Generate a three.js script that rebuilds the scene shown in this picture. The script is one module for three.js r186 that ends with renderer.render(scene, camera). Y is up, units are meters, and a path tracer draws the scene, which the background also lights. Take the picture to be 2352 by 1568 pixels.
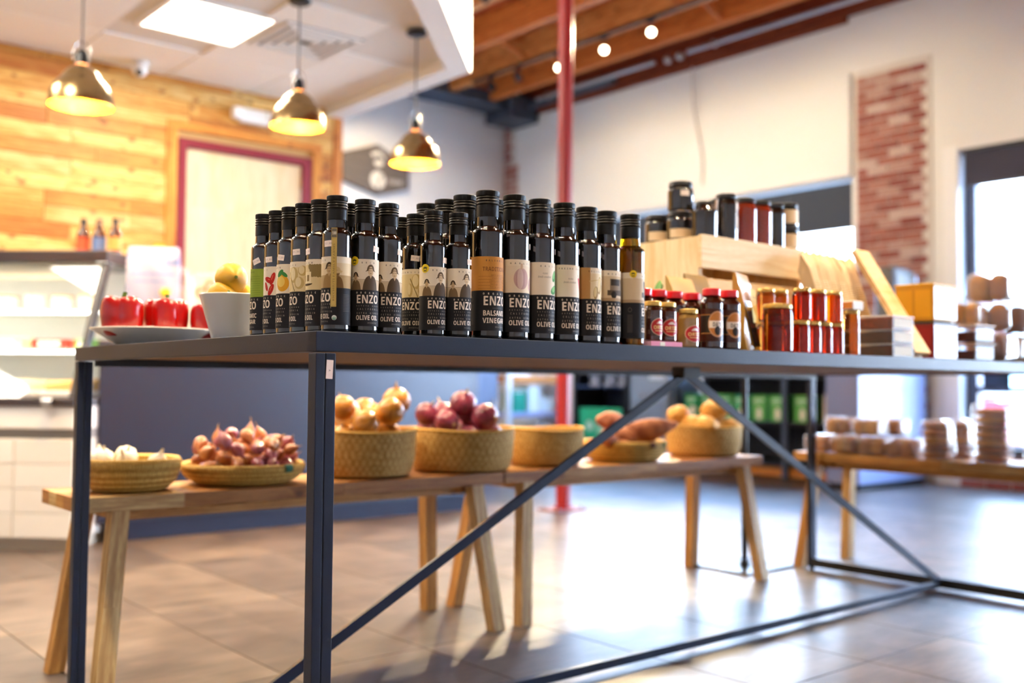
import * as THREE from 'three';
import { RoundedBoxGeometry } from 'three/addons/geometries/RoundedBoxGeometry.js';
import { mergeGeometries, mergeVertices } from 'three/addons/utils/BufferGeometryUtils.js';
import { RectAreaLightUniformsLib } from 'three/addons/lights/RectAreaLightUniformsLib.js';

// ---------------------------------------------------------------- camera, sky, exposure
const scene = new THREE.Scene();
const renderer = new THREE.WebGLRenderer({ antialias: true });
renderer.toneMapping = THREE.LinearToneMapping;
renderer.toneMappingExposure = 1.55;
renderer.shadowMap.enabled = true;
RectAreaLightUniformsLib.init();

const EYE = 0.827;
const camera = new THREE.PerspectiveCamera(36.888, 1.5, 0.05, 200);
camera.position.set(0, EYE, 0);
{
  const m = new THREE.Matrix4().makeBasis(
    new THREE.Vector3(0.765794, 0.008155, 0.643034),
    new THREE.Vector3(-0.033058, 0.999097, 0.026698),
    new THREE.Vector3(-0.642236, -0.041703, 0.765372));
  camera.quaternion.setFromRotationMatrix(m);
}
camera.focus = 1.84;
camera.userData.fStop = 2.0;
// bright hazy midday sky beyond the shop windows
scene.background = new THREE.Color().setRGB(5.0, 10.0, 19.0);

// the sun stands high behind the building: it reaches the street beyond the windows, not the shop floor
const sun = new THREE.DirectionalLight(new THREE.Color(1.0, 0.96, 0.9), 60);
sun.position.set(-8, 20, 6); sun.target.position.set(4, 0, -2); sun.castShadow = true; sun.shadow.mapSize.set(2048, 2048);
Object.assign(sun.shadow.camera, { left: -26, right: 26, top: 26, bottom: -26, near: 0.5, far: 60 });
scene.add(sun, sun.target);

// ---------------------------------------------------------------- helpers
function mulberry(a) { return () => { a |= 0; a = a + 0x6D2B79F5 | 0; let t = Math.imul(a ^ a >>> 15, 1 | a); t = t + Math.imul(t ^ t >>> 7, 61 | t) ^ t; return ((t ^ t >>> 14) >>> 0) / 4294967296; }; }
const rnd = mulberry(7);
const rr = (a, b) => a + (b - a) * rnd();
const V = (x, y, z) => new THREE.Vector3(x, y, z);
const taken = new Map();
function numbered(n) { const k = taken.get(n) ?? 0; taken.set(n, k + 1); return k ? n + '_' + String(k).padStart(3, '0') : n; }
function shade(o) { o.traverse((c) => { if (c.isMesh) { c.castShadow = true; c.receiveShadow = true; } }); return o; }
function tag(o, label, category, group) { o.userData.label = label; o.userData.category = category; if (group) o.userData.group = group; return o; }
function thing(name, label, category, [x, y, z] = [0, 0, 0], turn = 0, group) {
  const o = new THREE.Group(); o.name = numbered(name); scene.add(o); o.position.set(x, y, z); o.rotation.y = turn;
  return tag(o, label, category, group);
}
function part(name, geo, mat, parent) { const m = new THREE.Mesh(geo, mat); m.name = name; m.castShadow = m.receiveShadow = true; parent.add(m); return m; }
function solo(name, geo, mat, label, category, pos = [0, 0, 0], turn = 0, group) {
  const m = new THREE.Mesh(geo, mat); m.name = numbered(name); m.castShadow = m.receiveShadow = true; scene.add(m); m.position.set(...pos); m.rotation.y = turn;
  return tag(m, label, category, group);
}
function struct(name, geo, mat) { const m = new THREE.Mesh(geo, mat); m.name = name; m.castShadow = m.receiveShadow = true; m.userData.kind = 'structure'; scene.add(m); return m; }
function copyThing(src, pos, turn, label) { const c = src.clone(); c.name = numbered(src.name.replace(/_\d{3}$/, '')); scene.add(c); c.position.set(...pos); c.rotation.y = turn; c.userData = { ...src.userData, label }; return c; }
// geometry helpers
function boxUV(g, s = 1, ou = 0, ov = 0) {   // uv in metres, projected along the face normal of the piece itself
  const p = g.attributes.position, n = g.attributes.normal, uv = new Float32Array(p.count * 2);
  for (let i = 0; i < p.count; i++) {
    const ax = Math.abs(n.getX(i)), ay = Math.abs(n.getY(i)), az = Math.abs(n.getZ(i));
    let u, v;
    if (ay >= ax && ay >= az) { u = p.getX(i); v = p.getZ(i); } else if (ax >= az) { u = p.getZ(i); v = p.getY(i); } else { u = p.getX(i); v = p.getY(i); }
    uv[2 * i] = (u + ou) * s; uv[2 * i + 1] = (v + ov) * s;
  }
  g.setAttribute('uv', new THREE.BufferAttribute(uv, 2)); return g;
}
function swapUV(g) { const u = g.attributes.uv; for (let i = 0; i < u.count; i++) u.setXY(i, u.getY(i), u.getX(i)); return g; }
function box(w, h, d, x = 0, y = 0, z = 0) { const g = new THREE.BoxGeometry(w, h, d); g.translate(x, y, z); return boxUV(g); }
function span(x0, x1, y0, y1, z0, z1) { return box(Math.abs(x1 - x0), Math.abs(y1 - y0), Math.abs(z1 - z0), (x0 + x1) / 2, (y0 + y1) / 2, (z0 + z1) / 2); }
function rbox(w, h, d, r = 0.004, x = 0, y = 0, z = 0, seg = 2) { const g = new RoundedBoxGeometry(w, h, d, seg, Math.min(r, w / 2.01, h / 2.01, d / 2.01)); g.translate(x, y, z); return boxUV(g); }
function rspan(x0, x1, y0, y1, z0, z1, r = 0.003) { return rbox(Math.abs(x1 - x0), Math.abs(y1 - y0), Math.abs(z1 - z0), r, (x0 + x1) / 2, (y0 + y1) / 2, (z0 + z1) / 2); }
function cyl(r0, r1, h, seg = 24, x = 0, y = 0, z = 0, open = false) { const g = new THREE.CylinderGeometry(r0, r1, h, seg, 1, open); g.translate(x, y, z); return g; }
function lathe(pts, seg = 32) { return new THREE.LatheGeometry(pts.map(([r, y]) => new THREE.Vector2(Math.max(r, 0.00001), y)), seg); }
function tube(pts, r, seg = 24, rs = 8, closed = false) { return new THREE.TubeGeometry(new THREE.CatmullRomCurve3(pts.map((p) => V(...p)), closed), seg, r, rs, closed); }
function merge(list) { const a = list.map((g) => { const h = g.index ? g.toNonIndexed() : g; for (const k of Object.keys(h.attributes)) if (!['position', 'normal', 'uv'].includes(k)) h.deleteAttribute(k); return h; }); return mergeGeometries(a); }
function bar(a, b, w, d, upHint = V(0, 0, 1)) {   // square bar from point a to point b; w across the hint, d along it
  const A = V(...a), B = V(...b), L = A.distanceTo(B), g = new THREE.BoxGeometry(w, L, d); boxUV(g);
  const y = B.clone().sub(A).normalize(), x = y.clone().cross(upHint).normalize(), z = x.clone().cross(y).normalize();
  g.applyMatrix4(new THREE.Matrix4().makeBasis(x, y, z)); g.translate((A.x + B.x) / 2, (A.y + B.y) / 2, (A.z + B.z) / 2); return g;
}
function leg(top, foot, w, d) {   // leg with level ends, slanting from top to foot
  const g = new THREE.BoxGeometry(w, top[1] - foot[1], d); boxUV(g); const p = g.attributes.position;
  for (let i = 0; i < p.count; i++) { const t = p.getY(i) > 0 ? 1 : 0; p.setXYZ(i, p.getX(i) + (t ? top[0] : foot[0]), t ? top[1] : foot[1], p.getZ(i) + (t ? top[2] : foot[2])); }
  g.computeVertexNormals(); return g;
}
function warp(g, fn) { const p = g.attributes.position, v = V(0, 0, 0); for (let i = 0; i < p.count; i++) { v.fromBufferAttribute(p, i); fn(v, i); p.setXYZ(i, v.x, v.y, v.z); } g.computeVertexNormals(); return g; }
function poly(pts, y0, y1, bevel = 0) {   // prism over a plan outline [[x,z],...]
  const s = new THREE.Shape(pts.map(([x, z]) => new THREE.Vector2(x, -z)));
  const g = new THREE.ExtrudeGeometry(s, { depth: y1 - y0 - 2 * bevel, bevelEnabled: bevel > 0, bevelSize: bevel, bevelThickness: bevel, bevelSegments: 1, bevelOffset: -bevel });
  g.rotateX(-Math.PI / 2); g.translate(0, y0 + bevel, 0); return boxUV(g);
}
// value noise that repeats every n cells
function noiseGrid(seed, n) { const r = mulberry(seed), t = new Float32Array(n * n); for (let i = 0; i < t.length; i++) t[i] = r(); return (x, y) => { const X = Math.floor(x), Y = Math.floor(y); let fx = x - X, fy = y - Y; fx = fx * fx * (3 - 2 * fx); fy = fy * fy * (3 - 2 * fy); const a = ((X % n) + n) % n, b = (a + 1) % n, c = ((Y % n) + n) % n, d = (c + 1) % n; return (t[c * n + a] * (1 - fx) + t[c * n + b] * fx) * (1 - fy) + (t[d * n + a] * (1 - fx) + t[d * n + b] * fx) * fy; }; }
const N1 = noiseGrid(11, 64), N2 = noiseGrid(23, 128), N3 = noiseGrid(31, 256);
function dataTex(w, h, fn, srgb = true, rep = [1, 1]) {
  const d = new Uint8Array(w * h * 4);
  for (let y = 0; y < h; y++) for (let x = 0; x < w; x++) { const c = fn(x / w, y / h, x, y), i = (y * w + x) * 4; for (let k = 0; k < 3; k++) d[i + k] = Math.max(0, Math.min(255, typeof c === 'number' ? c * 255 : c[k] * 255)); d[i + 3] = 255; }
  const t = new THREE.DataTexture(d, w, h, THREE.RGBAFormat); t.magFilter = THREE.LinearFilter; t.minFilter = THREE.LinearMipmapLinearFilter; t.generateMipmaps = true;
  t.wrapS = t.wrapT = THREE.RepeatWrapping; if (srgb) t.colorSpace = THREE.SRGBColorSpace; t.repeat.set(...rep); t.needsUpdate = true; return t;
}
function canvasTex(w, h, draw) {
  const c = document.createElement('canvas'); c.width = w; c.height = h; const x = c.getContext('2d'); draw(x, w, h);
  const t = new THREE.CanvasTexture(c); t.colorSpace = THREE.SRGBColorSpace; t.anisotropy = 8; return t;
}
const mix3 = (a, b, t) => [a[0] + (b[0] - a[0]) * t, a[1] + (b[1] - a[1]) * t, a[2] + (b[2] - a[2]) * t];
const hex3 = (h) => [(h >> 16 & 255) / 255, (h >> 8 & 255) / 255, (h & 255) / 255];
const clamp = (x, a = 0, b = 1) => Math.max(a, Math.min(b, x));
const std = (color, roughness = 0.6, metalness = 0, extra = {}) => new THREE.MeshStandardMaterial({ color, roughness, metalness, ...extra });
const phys = (color, roughness = 0.4, extra = {}) => new THREE.MeshPhysicalMaterial({ color, roughness, ...extra });

// ---------------------------------------------------------------- shared textures
// wood: boards run along u; one repeat covers 2 m x 0.5 m
function woodTex(seed, light, dark, knotC, knots, grain = 1) {
  const r = mulberry(seed), ks = []; for (let i = 0; i < knots; i++) ks.push([r(), r(), 0.006 + 0.012 * r()]);
  return dataTex(1024, 256, (u, v) => {
    let warpv = v * 64 + 3 * N1(u * 8 + seed, v * 16), k = 0;
    for (const [ku, kv, kr] of ks) { let du = Math.abs(u - ku), dv = Math.abs(v - kv); du = Math.min(du, 1 - du) * 2; dv = Math.min(dv, 1 - dv) * 0.5; const d = Math.hypot(du * 0.75, dv) / kr; if (d < 4) { warpv += 2.4 * Math.exp(-d * d * 0.4); k = Math.max(k, clamp(1.25 - d)); } }
    const a = N2(u * 16, warpv * 1.0) * 0.55 + N2(u * 32, warpv * 2) * 0.3 + N3(u * 128, v * 256) * 0.25;
    const broad = N1(u * 4 + seed, v * 8);
    let c = mix3(hex3(dark), hex3(light), clamp(0.5 + (a - 0.55) * 1.5 * grain + (broad - 0.5) * 0.5));
    return mix3(c, hex3(knotC), k * 0.8);
  }, true, [0.5, 2]);
}
const TX = {
  pine: woodTex(3, 0xf4d794, 0xd49a46, 0x80440f, 44, 1.25),
  acacia: woodTex(9, 0xd6b47a, 0xa8804c, 0x6a4626, 8, 1.2),
  fir: woodTex(15, 0xe8a45a, 0xb9682c, 0x4a2412, 14, 1.1),
  crate: woodTex(21, 0xf3deb8, 0xe0bb85, 0xa06a35, 8, 0.8),
  maple: woodTex(27, 0xf1dcb6, 0xe2c391, 0xcfa66c, 0, 0.8),
};
const fineBump = dataTex(256, 256, (u, v) => N3(u * 256, v * 256) * 0.6 + N2(u * 128, v * 128) * 0.4, false, [4, 4]);
const plaster = dataTex(256, 256, (u, v) => 0.5 + (N1(u * 16, v * 16) - 0.5) * 0.5 + (N3(u * 256, v * 256) - 0.5) * 0.3, false, [1, 1]);
const tileTex = dataTex(1024, 1024, (u, v) => {
  const s = N1(u * 8, v * 32) * 0.5 + N2(u * 32, v * 128) * 0.3 + N3(u * 64, v * 256) * 0.2, b = N1(u * 6 + 20, v * 6) * 0.6 + N2(u * 24, v * 24) * 0.4, k = clamp((s - 0.5) * 0.9 + (b - 0.5) * 0.9 + 0.5);
  return mix3(hex3(0x77706a), hex3(0xb5aca3), k);
}, true, [0.5, 0.5]);

// ---------------------------------------------------------------- shared materials
const M = {
  white: std(0xe9e7e3, 0.85, 0, { bumpMap: plaster, bumpScale: 0.001 }),
  whiteB: std(0xe6e4e2, 0.85, 0, { bumpMap: plaster, bumpScale: 0.001 }),
  whitePaint: std(0xeeece8, 0.55),
  whiteTrim: std(0xf1f0ee, 0.5),
  steel: phys(0x2a3142, 0.38, { bumpMap: fineBump, bumpScale: 0.0001, specularIntensity: 0.36 }),
  steelDark: std(0x1d1f25, 0.5),
  board: std(0x8b6a50, 0.7),
  black: std(0x15161a, 0.45), blackPlastic: std(0x121214, 0.35), rubber: std(0x1c1c1c, 0.8),
  chrome: std(0xd8d8d8, 0.15, 1), stainless: std(0xb4b8bd, 0.3, 1), brushed: std(0x9aa0a8, 0.45, 0.8),
  red: phys(0xa02020, 0.35, { clearcoat: 0.4, clearcoatRoughness: 0.3 }),
  frameRed: std(0x8c1f2c, 0.5),
  grout: std(0x857d78, 0.9),
  mortar: std(0xd6cec6, 0.95),
  counter: phys(0x1f2338, 0.34, { bumpMap: fineBump, bumpScale: 0.0002, clearcoat: 0.6, clearcoatRoughness: 0.28 }),
  blueSteel: std(0x47505e, 0.5, 0.3),
  glassPane: phys(0xffffff, 0.0, { transmission: 1, thickness: 0, ior: 1.45 }),
  clearPlastic: phys(0xffffff, 0.06, { transmission: 0.96, thickness: 0, ior: 1.4, specularIntensity: 0.5 }),
  wrap: phys(0xffffff, 0.12, { transmission: 0.9, thickness: 0, ior: 1.5 }),
  kraft: std(0xb98f5c, 0.8), kraftDark: std(0x8f6a3e, 0.8),
  paper: std(0xf0ece2, 0.8), sticker: std(0xf3e6df, 0.6),
  gold: std(0xd9a441, 0.28, 0.9), paleGold: std(0xd8b66a, 0.3, 0.85),
};
const wood = (tex, color = 0xffffff, roughness = 0.55) => new THREE.MeshStandardMaterial({ map: tex, color, roughness, bumpMap: tex, bumpScale: 0.0008 });

// ================================================================ THE ROOM
const XL = 8.5, ZB = -10.3, XW = -4.0, ZF = 5.0, DECK = 4.62, CEIL = 2.85, ZWOOD = -6.6;
// ---- floor: concrete-look tiles 0.48 x 0.96 m on a grout bed
{
  const floor = struct('floor', span(XW - 0.3, XL + 0.3, -0.15, -0.004, ZB - 0.3, ZF + 0.3), M.grout);
  const mats = [0xa89e9a, 0x9e9492, 0x968e8e, 0xaea29c].map((c) => phys(c, 0.42, { map: tileTex, specularIntensity: 0.5, clearcoat: 0.12, clearcoatRoughness: 0.22 }));
  const geos = []; for (let k = 0; k < 6; k++) { const g = new RoundedBoxGeometry(0.4772, 0.012, 0.9572, 1, 0.002); boxUV(g, 1, rnd() * 2, rnd() * 2); geos.push(g); }
  const rest = [];
  for (let i = 0, x = 0.92 - 0.48 * 10; x < XL; x += 0.48) for (let z = -1.70 - 0.96 * 9; z < ZF; z += 0.96) {
    if (x + 0.48 > XL + 0.02 || x < XW - 0.2) continue;
    const g = geos[Math.floor(rnd() * 6)], mt = mats[Math.floor(rnd() * 4)];
    if (x > 0.3 && z < -1.2 && z > -9.9) { const t = part('tile', g, mt, floor); t.position.set(x + 0.24, -0.006, z + 0.48); i++; } else rest.push(g.clone().translate(x + 0.24, -0.006, z + 0.48));
  }
  const r = part('tiles_beyond_view', merge(rest), mats[0], floor); r.userData.kind = 'stuff';
}
// ---- brick helper: each brick is a piece of its own
const brickMats = [0x9c5a4c, 0xa66858, 0x904c42, 0xae7a6c, 0xb69084, 0xc8aea4].map((c) => std(c, 0.9, 0, { bumpMap: fineBump, bumpScale: 0.002 }));
const brickGeo = {}; for (const L of [0.2, 0.095, 0.14]) brickGeo[L] = rbox(0.05, 0.058, L, 0.006);
function bricks(parent, xFace, z0, z1, y0, y1, seed, ragged) {   // courses on a face looking towards -x
  const r = mulberry(seed); let row = 0;
  for (let y = y0; y + 0.058 <= y1 + 0.01; y += 0.071, row++) {
    let z = z0; const zEnd = ragged ? ragged(y) : z1; let first = row % 2;
    while (z < zEnd - 0.05) {
      let L = first ? 0.095 : 0.2; first = 0; if (z + L > zEnd) L = z + 0.14 <= zEnd + 0.005 ? 0.14 : 0.095; if (z + L > zEnd + 0.02) break;
      const m = part('brick', brickGeo[L], brickMats[Math.min(5, Math.floor(Math.pow(r(), 1.2) * 6))], parent);
      m.position.set(xFace + 0.022 - r() * 0.006, y + 0.029, z + L / 2); m.rotation.set((r() - 0.5) * 0.01, (r() - 0.5) * 0.012, (r() - 0.5) * 0.01); z += L + 0.012;
    }
  }
}
// ---- right-hand wall (long wall with the windows), pieces round two openings
const W1 = { z0: -9.4, z1: -5.22, y0: 1.02, y1: 2.76 }, W2 = { z0: -4.2, z1: 2.6, y0: 0.36, y1: 2.86 };
{
  const x0 = XL, x1 = XL + 0.28;
  const wall = struct('wall_right', merge([
    span(x0, x1, 0, DECK, ZB - 0.3, W1.z0), span(x0, x1, 0, W1.y0, W1.z0, W1.z1), span(x0, x1, W1.y1, DECK, W1.z0, W1.z1),
    span(x0, x1, 0, DECK, W1.z1, W2.z0), span(x0, x1, 0, W2.y0 - 0.06, W2.z0, W2.z1), span(x0, x1, W2.y1, DECK, W2.z0, W2.z1), span(x0, x1, 0, DECK, W2.z1, ZF + 0.3),
    // furred-out lower wall between the brick piers, ending in a ledge
    span(x0 - 0.07, x0, W1.y1 + 0.02, 3.74, -9.95, -5.2),
  ]), M.white);
  bricks(wall, XL - 0.03, -5.15, -4.44, 0.0, 3.74, 5);
  bricks(wall, XL - 0.03, ZB + 0.02, -9.98, 0.9, 4.25, 6, (y) => (y < 3.62 ? -9.98 : -10.1));
  part('mortar_bed', merge([span(XL - 0.018, XL, 0, 3.745, -5.155, -4.435), span(XL - 0.018, XL, 0.9, 3.62, ZB, -9.97), span(XL - 0.018, XL, 3.62, 4.26, ZB, -10.09)]), M.mortar, wall);
  const knee = []; bricks(wall, XL - 0.03, -4.2, -0.9, 0.0, 0.29, 8); part('mortar_bed', span(XL - 0.018, XL, 0, 0.29, -4.2, -0.88), M.mortar, wall);
  part('sill', rspan(XL - 0.09, XL + 0.02, 0.295, 0.335, W2.z0, W2.z1), M.black, wall);
  part('side_casing', rspan(XL - 0.02, XL + 0.02, 0.3, 2.9, -4.34, -4.205), M.whiteTrim, wall);
}
// windows: black frames, panes, dark roller blinds
{
  const w1 = struct('window_1', merge([span(XL + 0.12, XL + 0.2, W1.y0, W1.y0 + 0.06, W1.z0, W1.z1), span(XL + 0.12, XL + 0.2, W1.y1 - 0.06, W1.y1, W1.z0, W1.z1),
    ...[-9.4, -8.0, -6.6, -5.28].map((z) => span(XL + 0.12, XL + 0.2, W1.y0 + 0.06, W1.y1 - 0.06, z, z + 0.06))]), M.blueSteel);
  for (const [a, b] of [[-9.34, -8.0], [-7.94, -6.6], [-6.54, -5.28]]) part('pane', span(XL + 0.155, XL + 0.16, W1.y0 + 0.06, W1.y1 - 0.06, a, b), M.glassPane, w1);
  const blindM = std(0x3a4250, 0.8);
  part('roller_blind', span(XL + 0.03, XL + 0.036, 2.33, 2.74, W1.z0 + 0.02, W1.z1 - 0.02), blindM, w1); part('blind_bar', rspan(XL + 0.022, XL + 0.044, 2.305, 2.33, W1.z0 + 0.02, W1.z1 - 0.02), M.blueSteel, w1);
  for (const z of [-8.6, -7.2, -5.95]) part('blind_seam', span(XL + 0.0285, XL + 0.03, 2.34, 2.73, z, z + 0.02), M.blueSteel, w1);
  const w2 = struct('window_2', merge([span(XL + 0.1, XL + 0.2, W2.y0 - 0.06, W2.y0, W2.z0, W2.z1), span(XL + 0.1, XL + 0.2, W2.y1 - 0.08, W2.y1, W2.z0, W2.z1), span(XL + 0.1, XL + 0.2, 0.79, 0.84, W2.z0 + 0.09, W2.z1),
    ...[-4.2, -2.0, 0.2, 2.51].map((z) => span(XL + 0.1, XL + 0.2, W2.y0, W2.y1 - 0.08, z, z + 0.09))]), std(0x3a4660, 0.4));
  for (const [a, b] of [[-4.11, -2.0], [-1.91, 0.2], [0.29, 2.51]]) { part('pane', span(XL + 0.148, XL + 0.153, 0.84, W2.y1 - 0.08, a, b), M.glassPane, w2); part('pane', span(XL + 0.148, XL + 0.153, W2.y0, 0.79, a, b), M.glassPane, w2); }
  part('roller_blind', span(XL + 0.03, XL + 0.036, 2.56, 2.83, W2.z0 + 0.03, W2.z1 - 0.03), std(0x3d3c4c, 0.8), w2); part('blind_bar', rspan(XL + 0.02, XL + 0.05, 2.535, 2.56, W2.z0 + 0.03, W2.z1 - 0.03), M.blueSteel, w2);
  part('head_box', rspan(XL + 0.0, XL + 0.09, 2.83, 2.86, W2.z0 + 0.01, W2.z1 - 0.01), M.black, w2);
}
// ---- other walls
struct('wall_back', span(XW - 0.3, XL, 0, DECK, ZB - 0.3, ZB), M.whiteB);
struct('wall_left', span(XW - 0.3, XW, 0, DECK, ZB, ZF + 0.3), M.white);
struct('wall_front', span(XW, XL, 0, DECK, ZF, ZF + 0.3), M.white);
// ---- wooden partition behind the counter: knotty planks, red-framed door
{
  const pt = struct('wall_wood', merge([span(XW, 2.64, 0, DECK, ZWOOD - 0.16, ZWOOD - 0.02), span(3.6, 3.86, 0, DECK, ZWOOD - 0.16, ZWOOD - 0.02), span(2.64, 3.6, 2.46, DECK, ZWOOD - 0.16, ZWOOD - 0.02)]), std(0xcfa56a, 0.8));
  const tones = [0xf2eee6, 0xf0d8b0, 0xdcb67c, 0xd2a066, 0xfff4dc, 0xe6c48e].map((c) => wood(TX.pine, c, 0.5));
  const cache = {};
  const plank = (L) => { const k = L.toFixed(2); if (!cache[k]) { cache[k] = []; for (let i = 0; i < 2; i++) cache[k].push(boxUV(new RoundedBoxGeometry(L - 0.003, 0.098, 0.02, 1, 0.003), 1, rnd() * 2, rnd() * 0.5)); } return cache[k][Math.floor(rnd() * 2)]; };
  const lengths = [0.6, 0.9, 1.2, 1.5];
  for (let row = 0; row < 29; row++) {
    const y = 0.05 + row * 0.1, ranges = y < 2.5 ? [[0.6, 2.62], [3.64, 3.80]] : [[0.6, 3.80]];
    for (const [a, b] of ranges) {
      let x = a;
      while (x < b - 0.01) { let L = lengths[Math.floor(rnd() * 4)]; if (row % 2 && x === a) L *= 0.5; if (x + L > b - 0.25) L = b - x; const m = part('plank', plank(L), tones[Math.floor(rnd() * 6)], pt); m.position.set(x + L / 2, y, ZWOOD - 0.012 + rnd() * 0.003); x += L; }
    }
  }
  const corner = struct('trim_1', rspan(3.80, 3.87, 0, CEIL - 0.06, ZWOOD - 0.17, ZWOOD + 0.012), wood(TX.pine, 0xe8b070, 0.5)); swapUV(corner.geometry);
  const casing = struct('trim_2', merge([swapUV(rspan(2.55, 2.62, 0, 2.5, ZWOOD - 0.005, ZWOOD + 0.014)), swapUV(rspan(3.63, 3.70, 0, 2.5, ZWOOD - 0.005, ZWOOD + 0.014)), rspan(2.55, 3.70, 2.5, 2.56, ZWOOD - 0.005, ZWOOD + 0.014)]), wood(TX.pine, 0xf2c27a, 0.5));
  const door = struct('door_1', swapUV(rspan(2.69, 3.55, 0.01, 2.39, ZWOOD - 0.06, ZWOOD - 0.02)), wood(TX.maple, 0xffffff, 0.45));
  part('frame', merge([span(2.63, 2.685, 0, 2.45, ZWOOD - 0.14, ZWOOD + 0.01), span(3.555, 3.62, 0, 2.45, ZWOOD - 0.14, ZWOOD + 0.01), span(2.685, 3.555, 2.395, 2.45, ZWOOD - 0.14, ZWOOD + 0.01)]), M.frameRed, door);
  for (const y of [0.3, 1.25, 2.18]) part('hinge', rspan(3.535, 3.575, y - 0.06, y + 0.06, ZWOOD - 0.022, ZWOOD - 0.008), M.chrome, door);
  const h = part('handle', merge([tube([[2.75, 1.03, ZWOOD - 0.02], [2.75, 1.03, ZWOOD + 0.04], [2.87, 1.03, ZWOOD + 0.045]], 0.009, 14), cyl(0.03, 0.03, 0.012, 20).rotateX(Math.PI / 2).translate(2.75, 1.03, ZWOOD - 0.014)]), M.chrome, door);
  // wall behind the partition end, closing the back-of-house
  struct('wall_side', span(3.70, 3.84, 0, DECK, ZB, ZWOOD - 0.17), M.white);
}
// ---- timber roof: deck, joists, bridging, ledger
{
  const ceil = struct('ceiling', span(XW - 0.3, XL + 0.3, DECK, DECK + 0.15, ZB - 0.3, ZF + 0.3), wood(TX.fir, 0xe6a688, 0.8));
  const jm = wood(TX.fir, 0xffffff, 0.6), jm2 = wood(TX.fir, 0xffe0c4, 0.6);
  const jg = boxUV(new THREE.BoxGeometry(15.2, 0.31, 0.085)); jg.rotateY(Math.PI / 2);
  const xs = [-3.4, -2.7, -2.0, -1.3, -0.6, 0.1, 0.8, 1.5, 2.2, 2.9, 3.6, 4.3, 5.02, 5.74, 6.46, 7.18, 7.80];
  for (const x of xs) { const j = part('joist', jg, x > 6 && rnd() > 0.5 ? jm2 : jm, ceil); j.position.set(x, 4.465, -2.65); }
  const bg = {};
  for (let i = 10; i < xs.length - 1; i++) for (const z of [-8.35, -6.2, -3.6]) {
    const w = xs[i + 1] - xs[i] - 0.09, k = w.toFixed(2); bg[k] ??= [bar([-w / 2, -0.12, 0], [w / 2, 0.12, 0], 0.05, 0.035), bar([-w / 2, 0.12, 0], [w / 2, -0.12, 0], 0.05, 0.035)];
    bg[k].forEach((g, n) => { const b = part('bridging', g, jm2, ceil); b.position.set((xs[i] + xs[i + 1]) / 2, 4.465, z + n * 0.045); });
  }
  struct('trim_3', merge([rspan(XL - 0.06, XL, 4.24, 4.3, -9.8, -5.25), rspan(XL - 0.10, XL, 4.3, 4.62, -9.9, -4.0)]), wood(TX.fir, 0x9a6a58, 0.8));
  // painted steel beams in the far corner
  struct('trim_4', merge([cyl(0.055, 0.055, 5.0, 16).rotateZ(Math.PI / 2).translate(5.9, 4.28, -9.75), cyl(0.05, 0.05, 5.0, 16).rotateZ(Math.PI / 2).translate(5.9, 4.26, -9.95), span(3.6, 8.4, 4.33, 4.42, -9.98, -9.7), span(8.0, 8.46, 4.12, 4.42, -10.1, -9.6), cyl(0.04, 0.04, 1.6, 14).rotateX(Math.PI / 2).translate(8.3, 4.30, -8.9)]), M.blueSteel);
}
// ---- lowered white ceiling over the counter, with its edge beam (chamfered corner)
const LOW = [[XW, ZWOOD + 0.0], [3.73, ZWOOD + 0.0], [3.73, -5.05], [2.18, -3.5], [XW, -3.5]];
{
  const c2 = struct('ceiling_001', poly(LOW, CEIL + 0.004, CEIL + 0.08), std(0xdedcd8, 0.9));
  const tileM = [std(0xf6f5f2, 0.9), std(0xf2f1ee, 0.9)];
  const tg = new RoundedBoxGeometry(0.592, 0.012, 0.592, 1, 0.003); boxUV(tg);
  for (let x = 3.73 - 0.3; x > -1.6; x -= 0.6) for (let z = ZWOOD + 0.3; z < -3.7; z += 0.6) {
    if (z > -5.05 + (3.73 - x) - 0.75) continue;
    if (Math.abs(x - 2.32) < 0.4 && Math.abs(z + 5.45) < 0.4) continue;
    const t = part('ceiling_tile', tg, tileM[Math.floor(rnd() * 2)], c2); t.position.set(x, CEIL, z);
  }
  // beam: bottom at 2.79, outer face rising to the deck
  const out = [[3.88, ZWOOD - 0.17], [3.88, -5.05], [2.18, -3.35], [XW, -3.35]], inn = [[XW, -3.5], [2.18 - 0.06, -3.5], [3.73, -5.11], [3.73, ZWOOD - 0.17]];
  struct('trim_5', poly([...out, ...inn], 2.785, DECK), M.whitePaint);
}
// ---- baseboards
struct('baseboard_back', span(3.85, XL - 0.02, 0, 0.12, ZB, ZB + 0.015), M.black);
struct('baseboard_right', span(XL - 0.015, XL, 0, 0.12, ZB + 0.1, -5.2), M.black);

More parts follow.
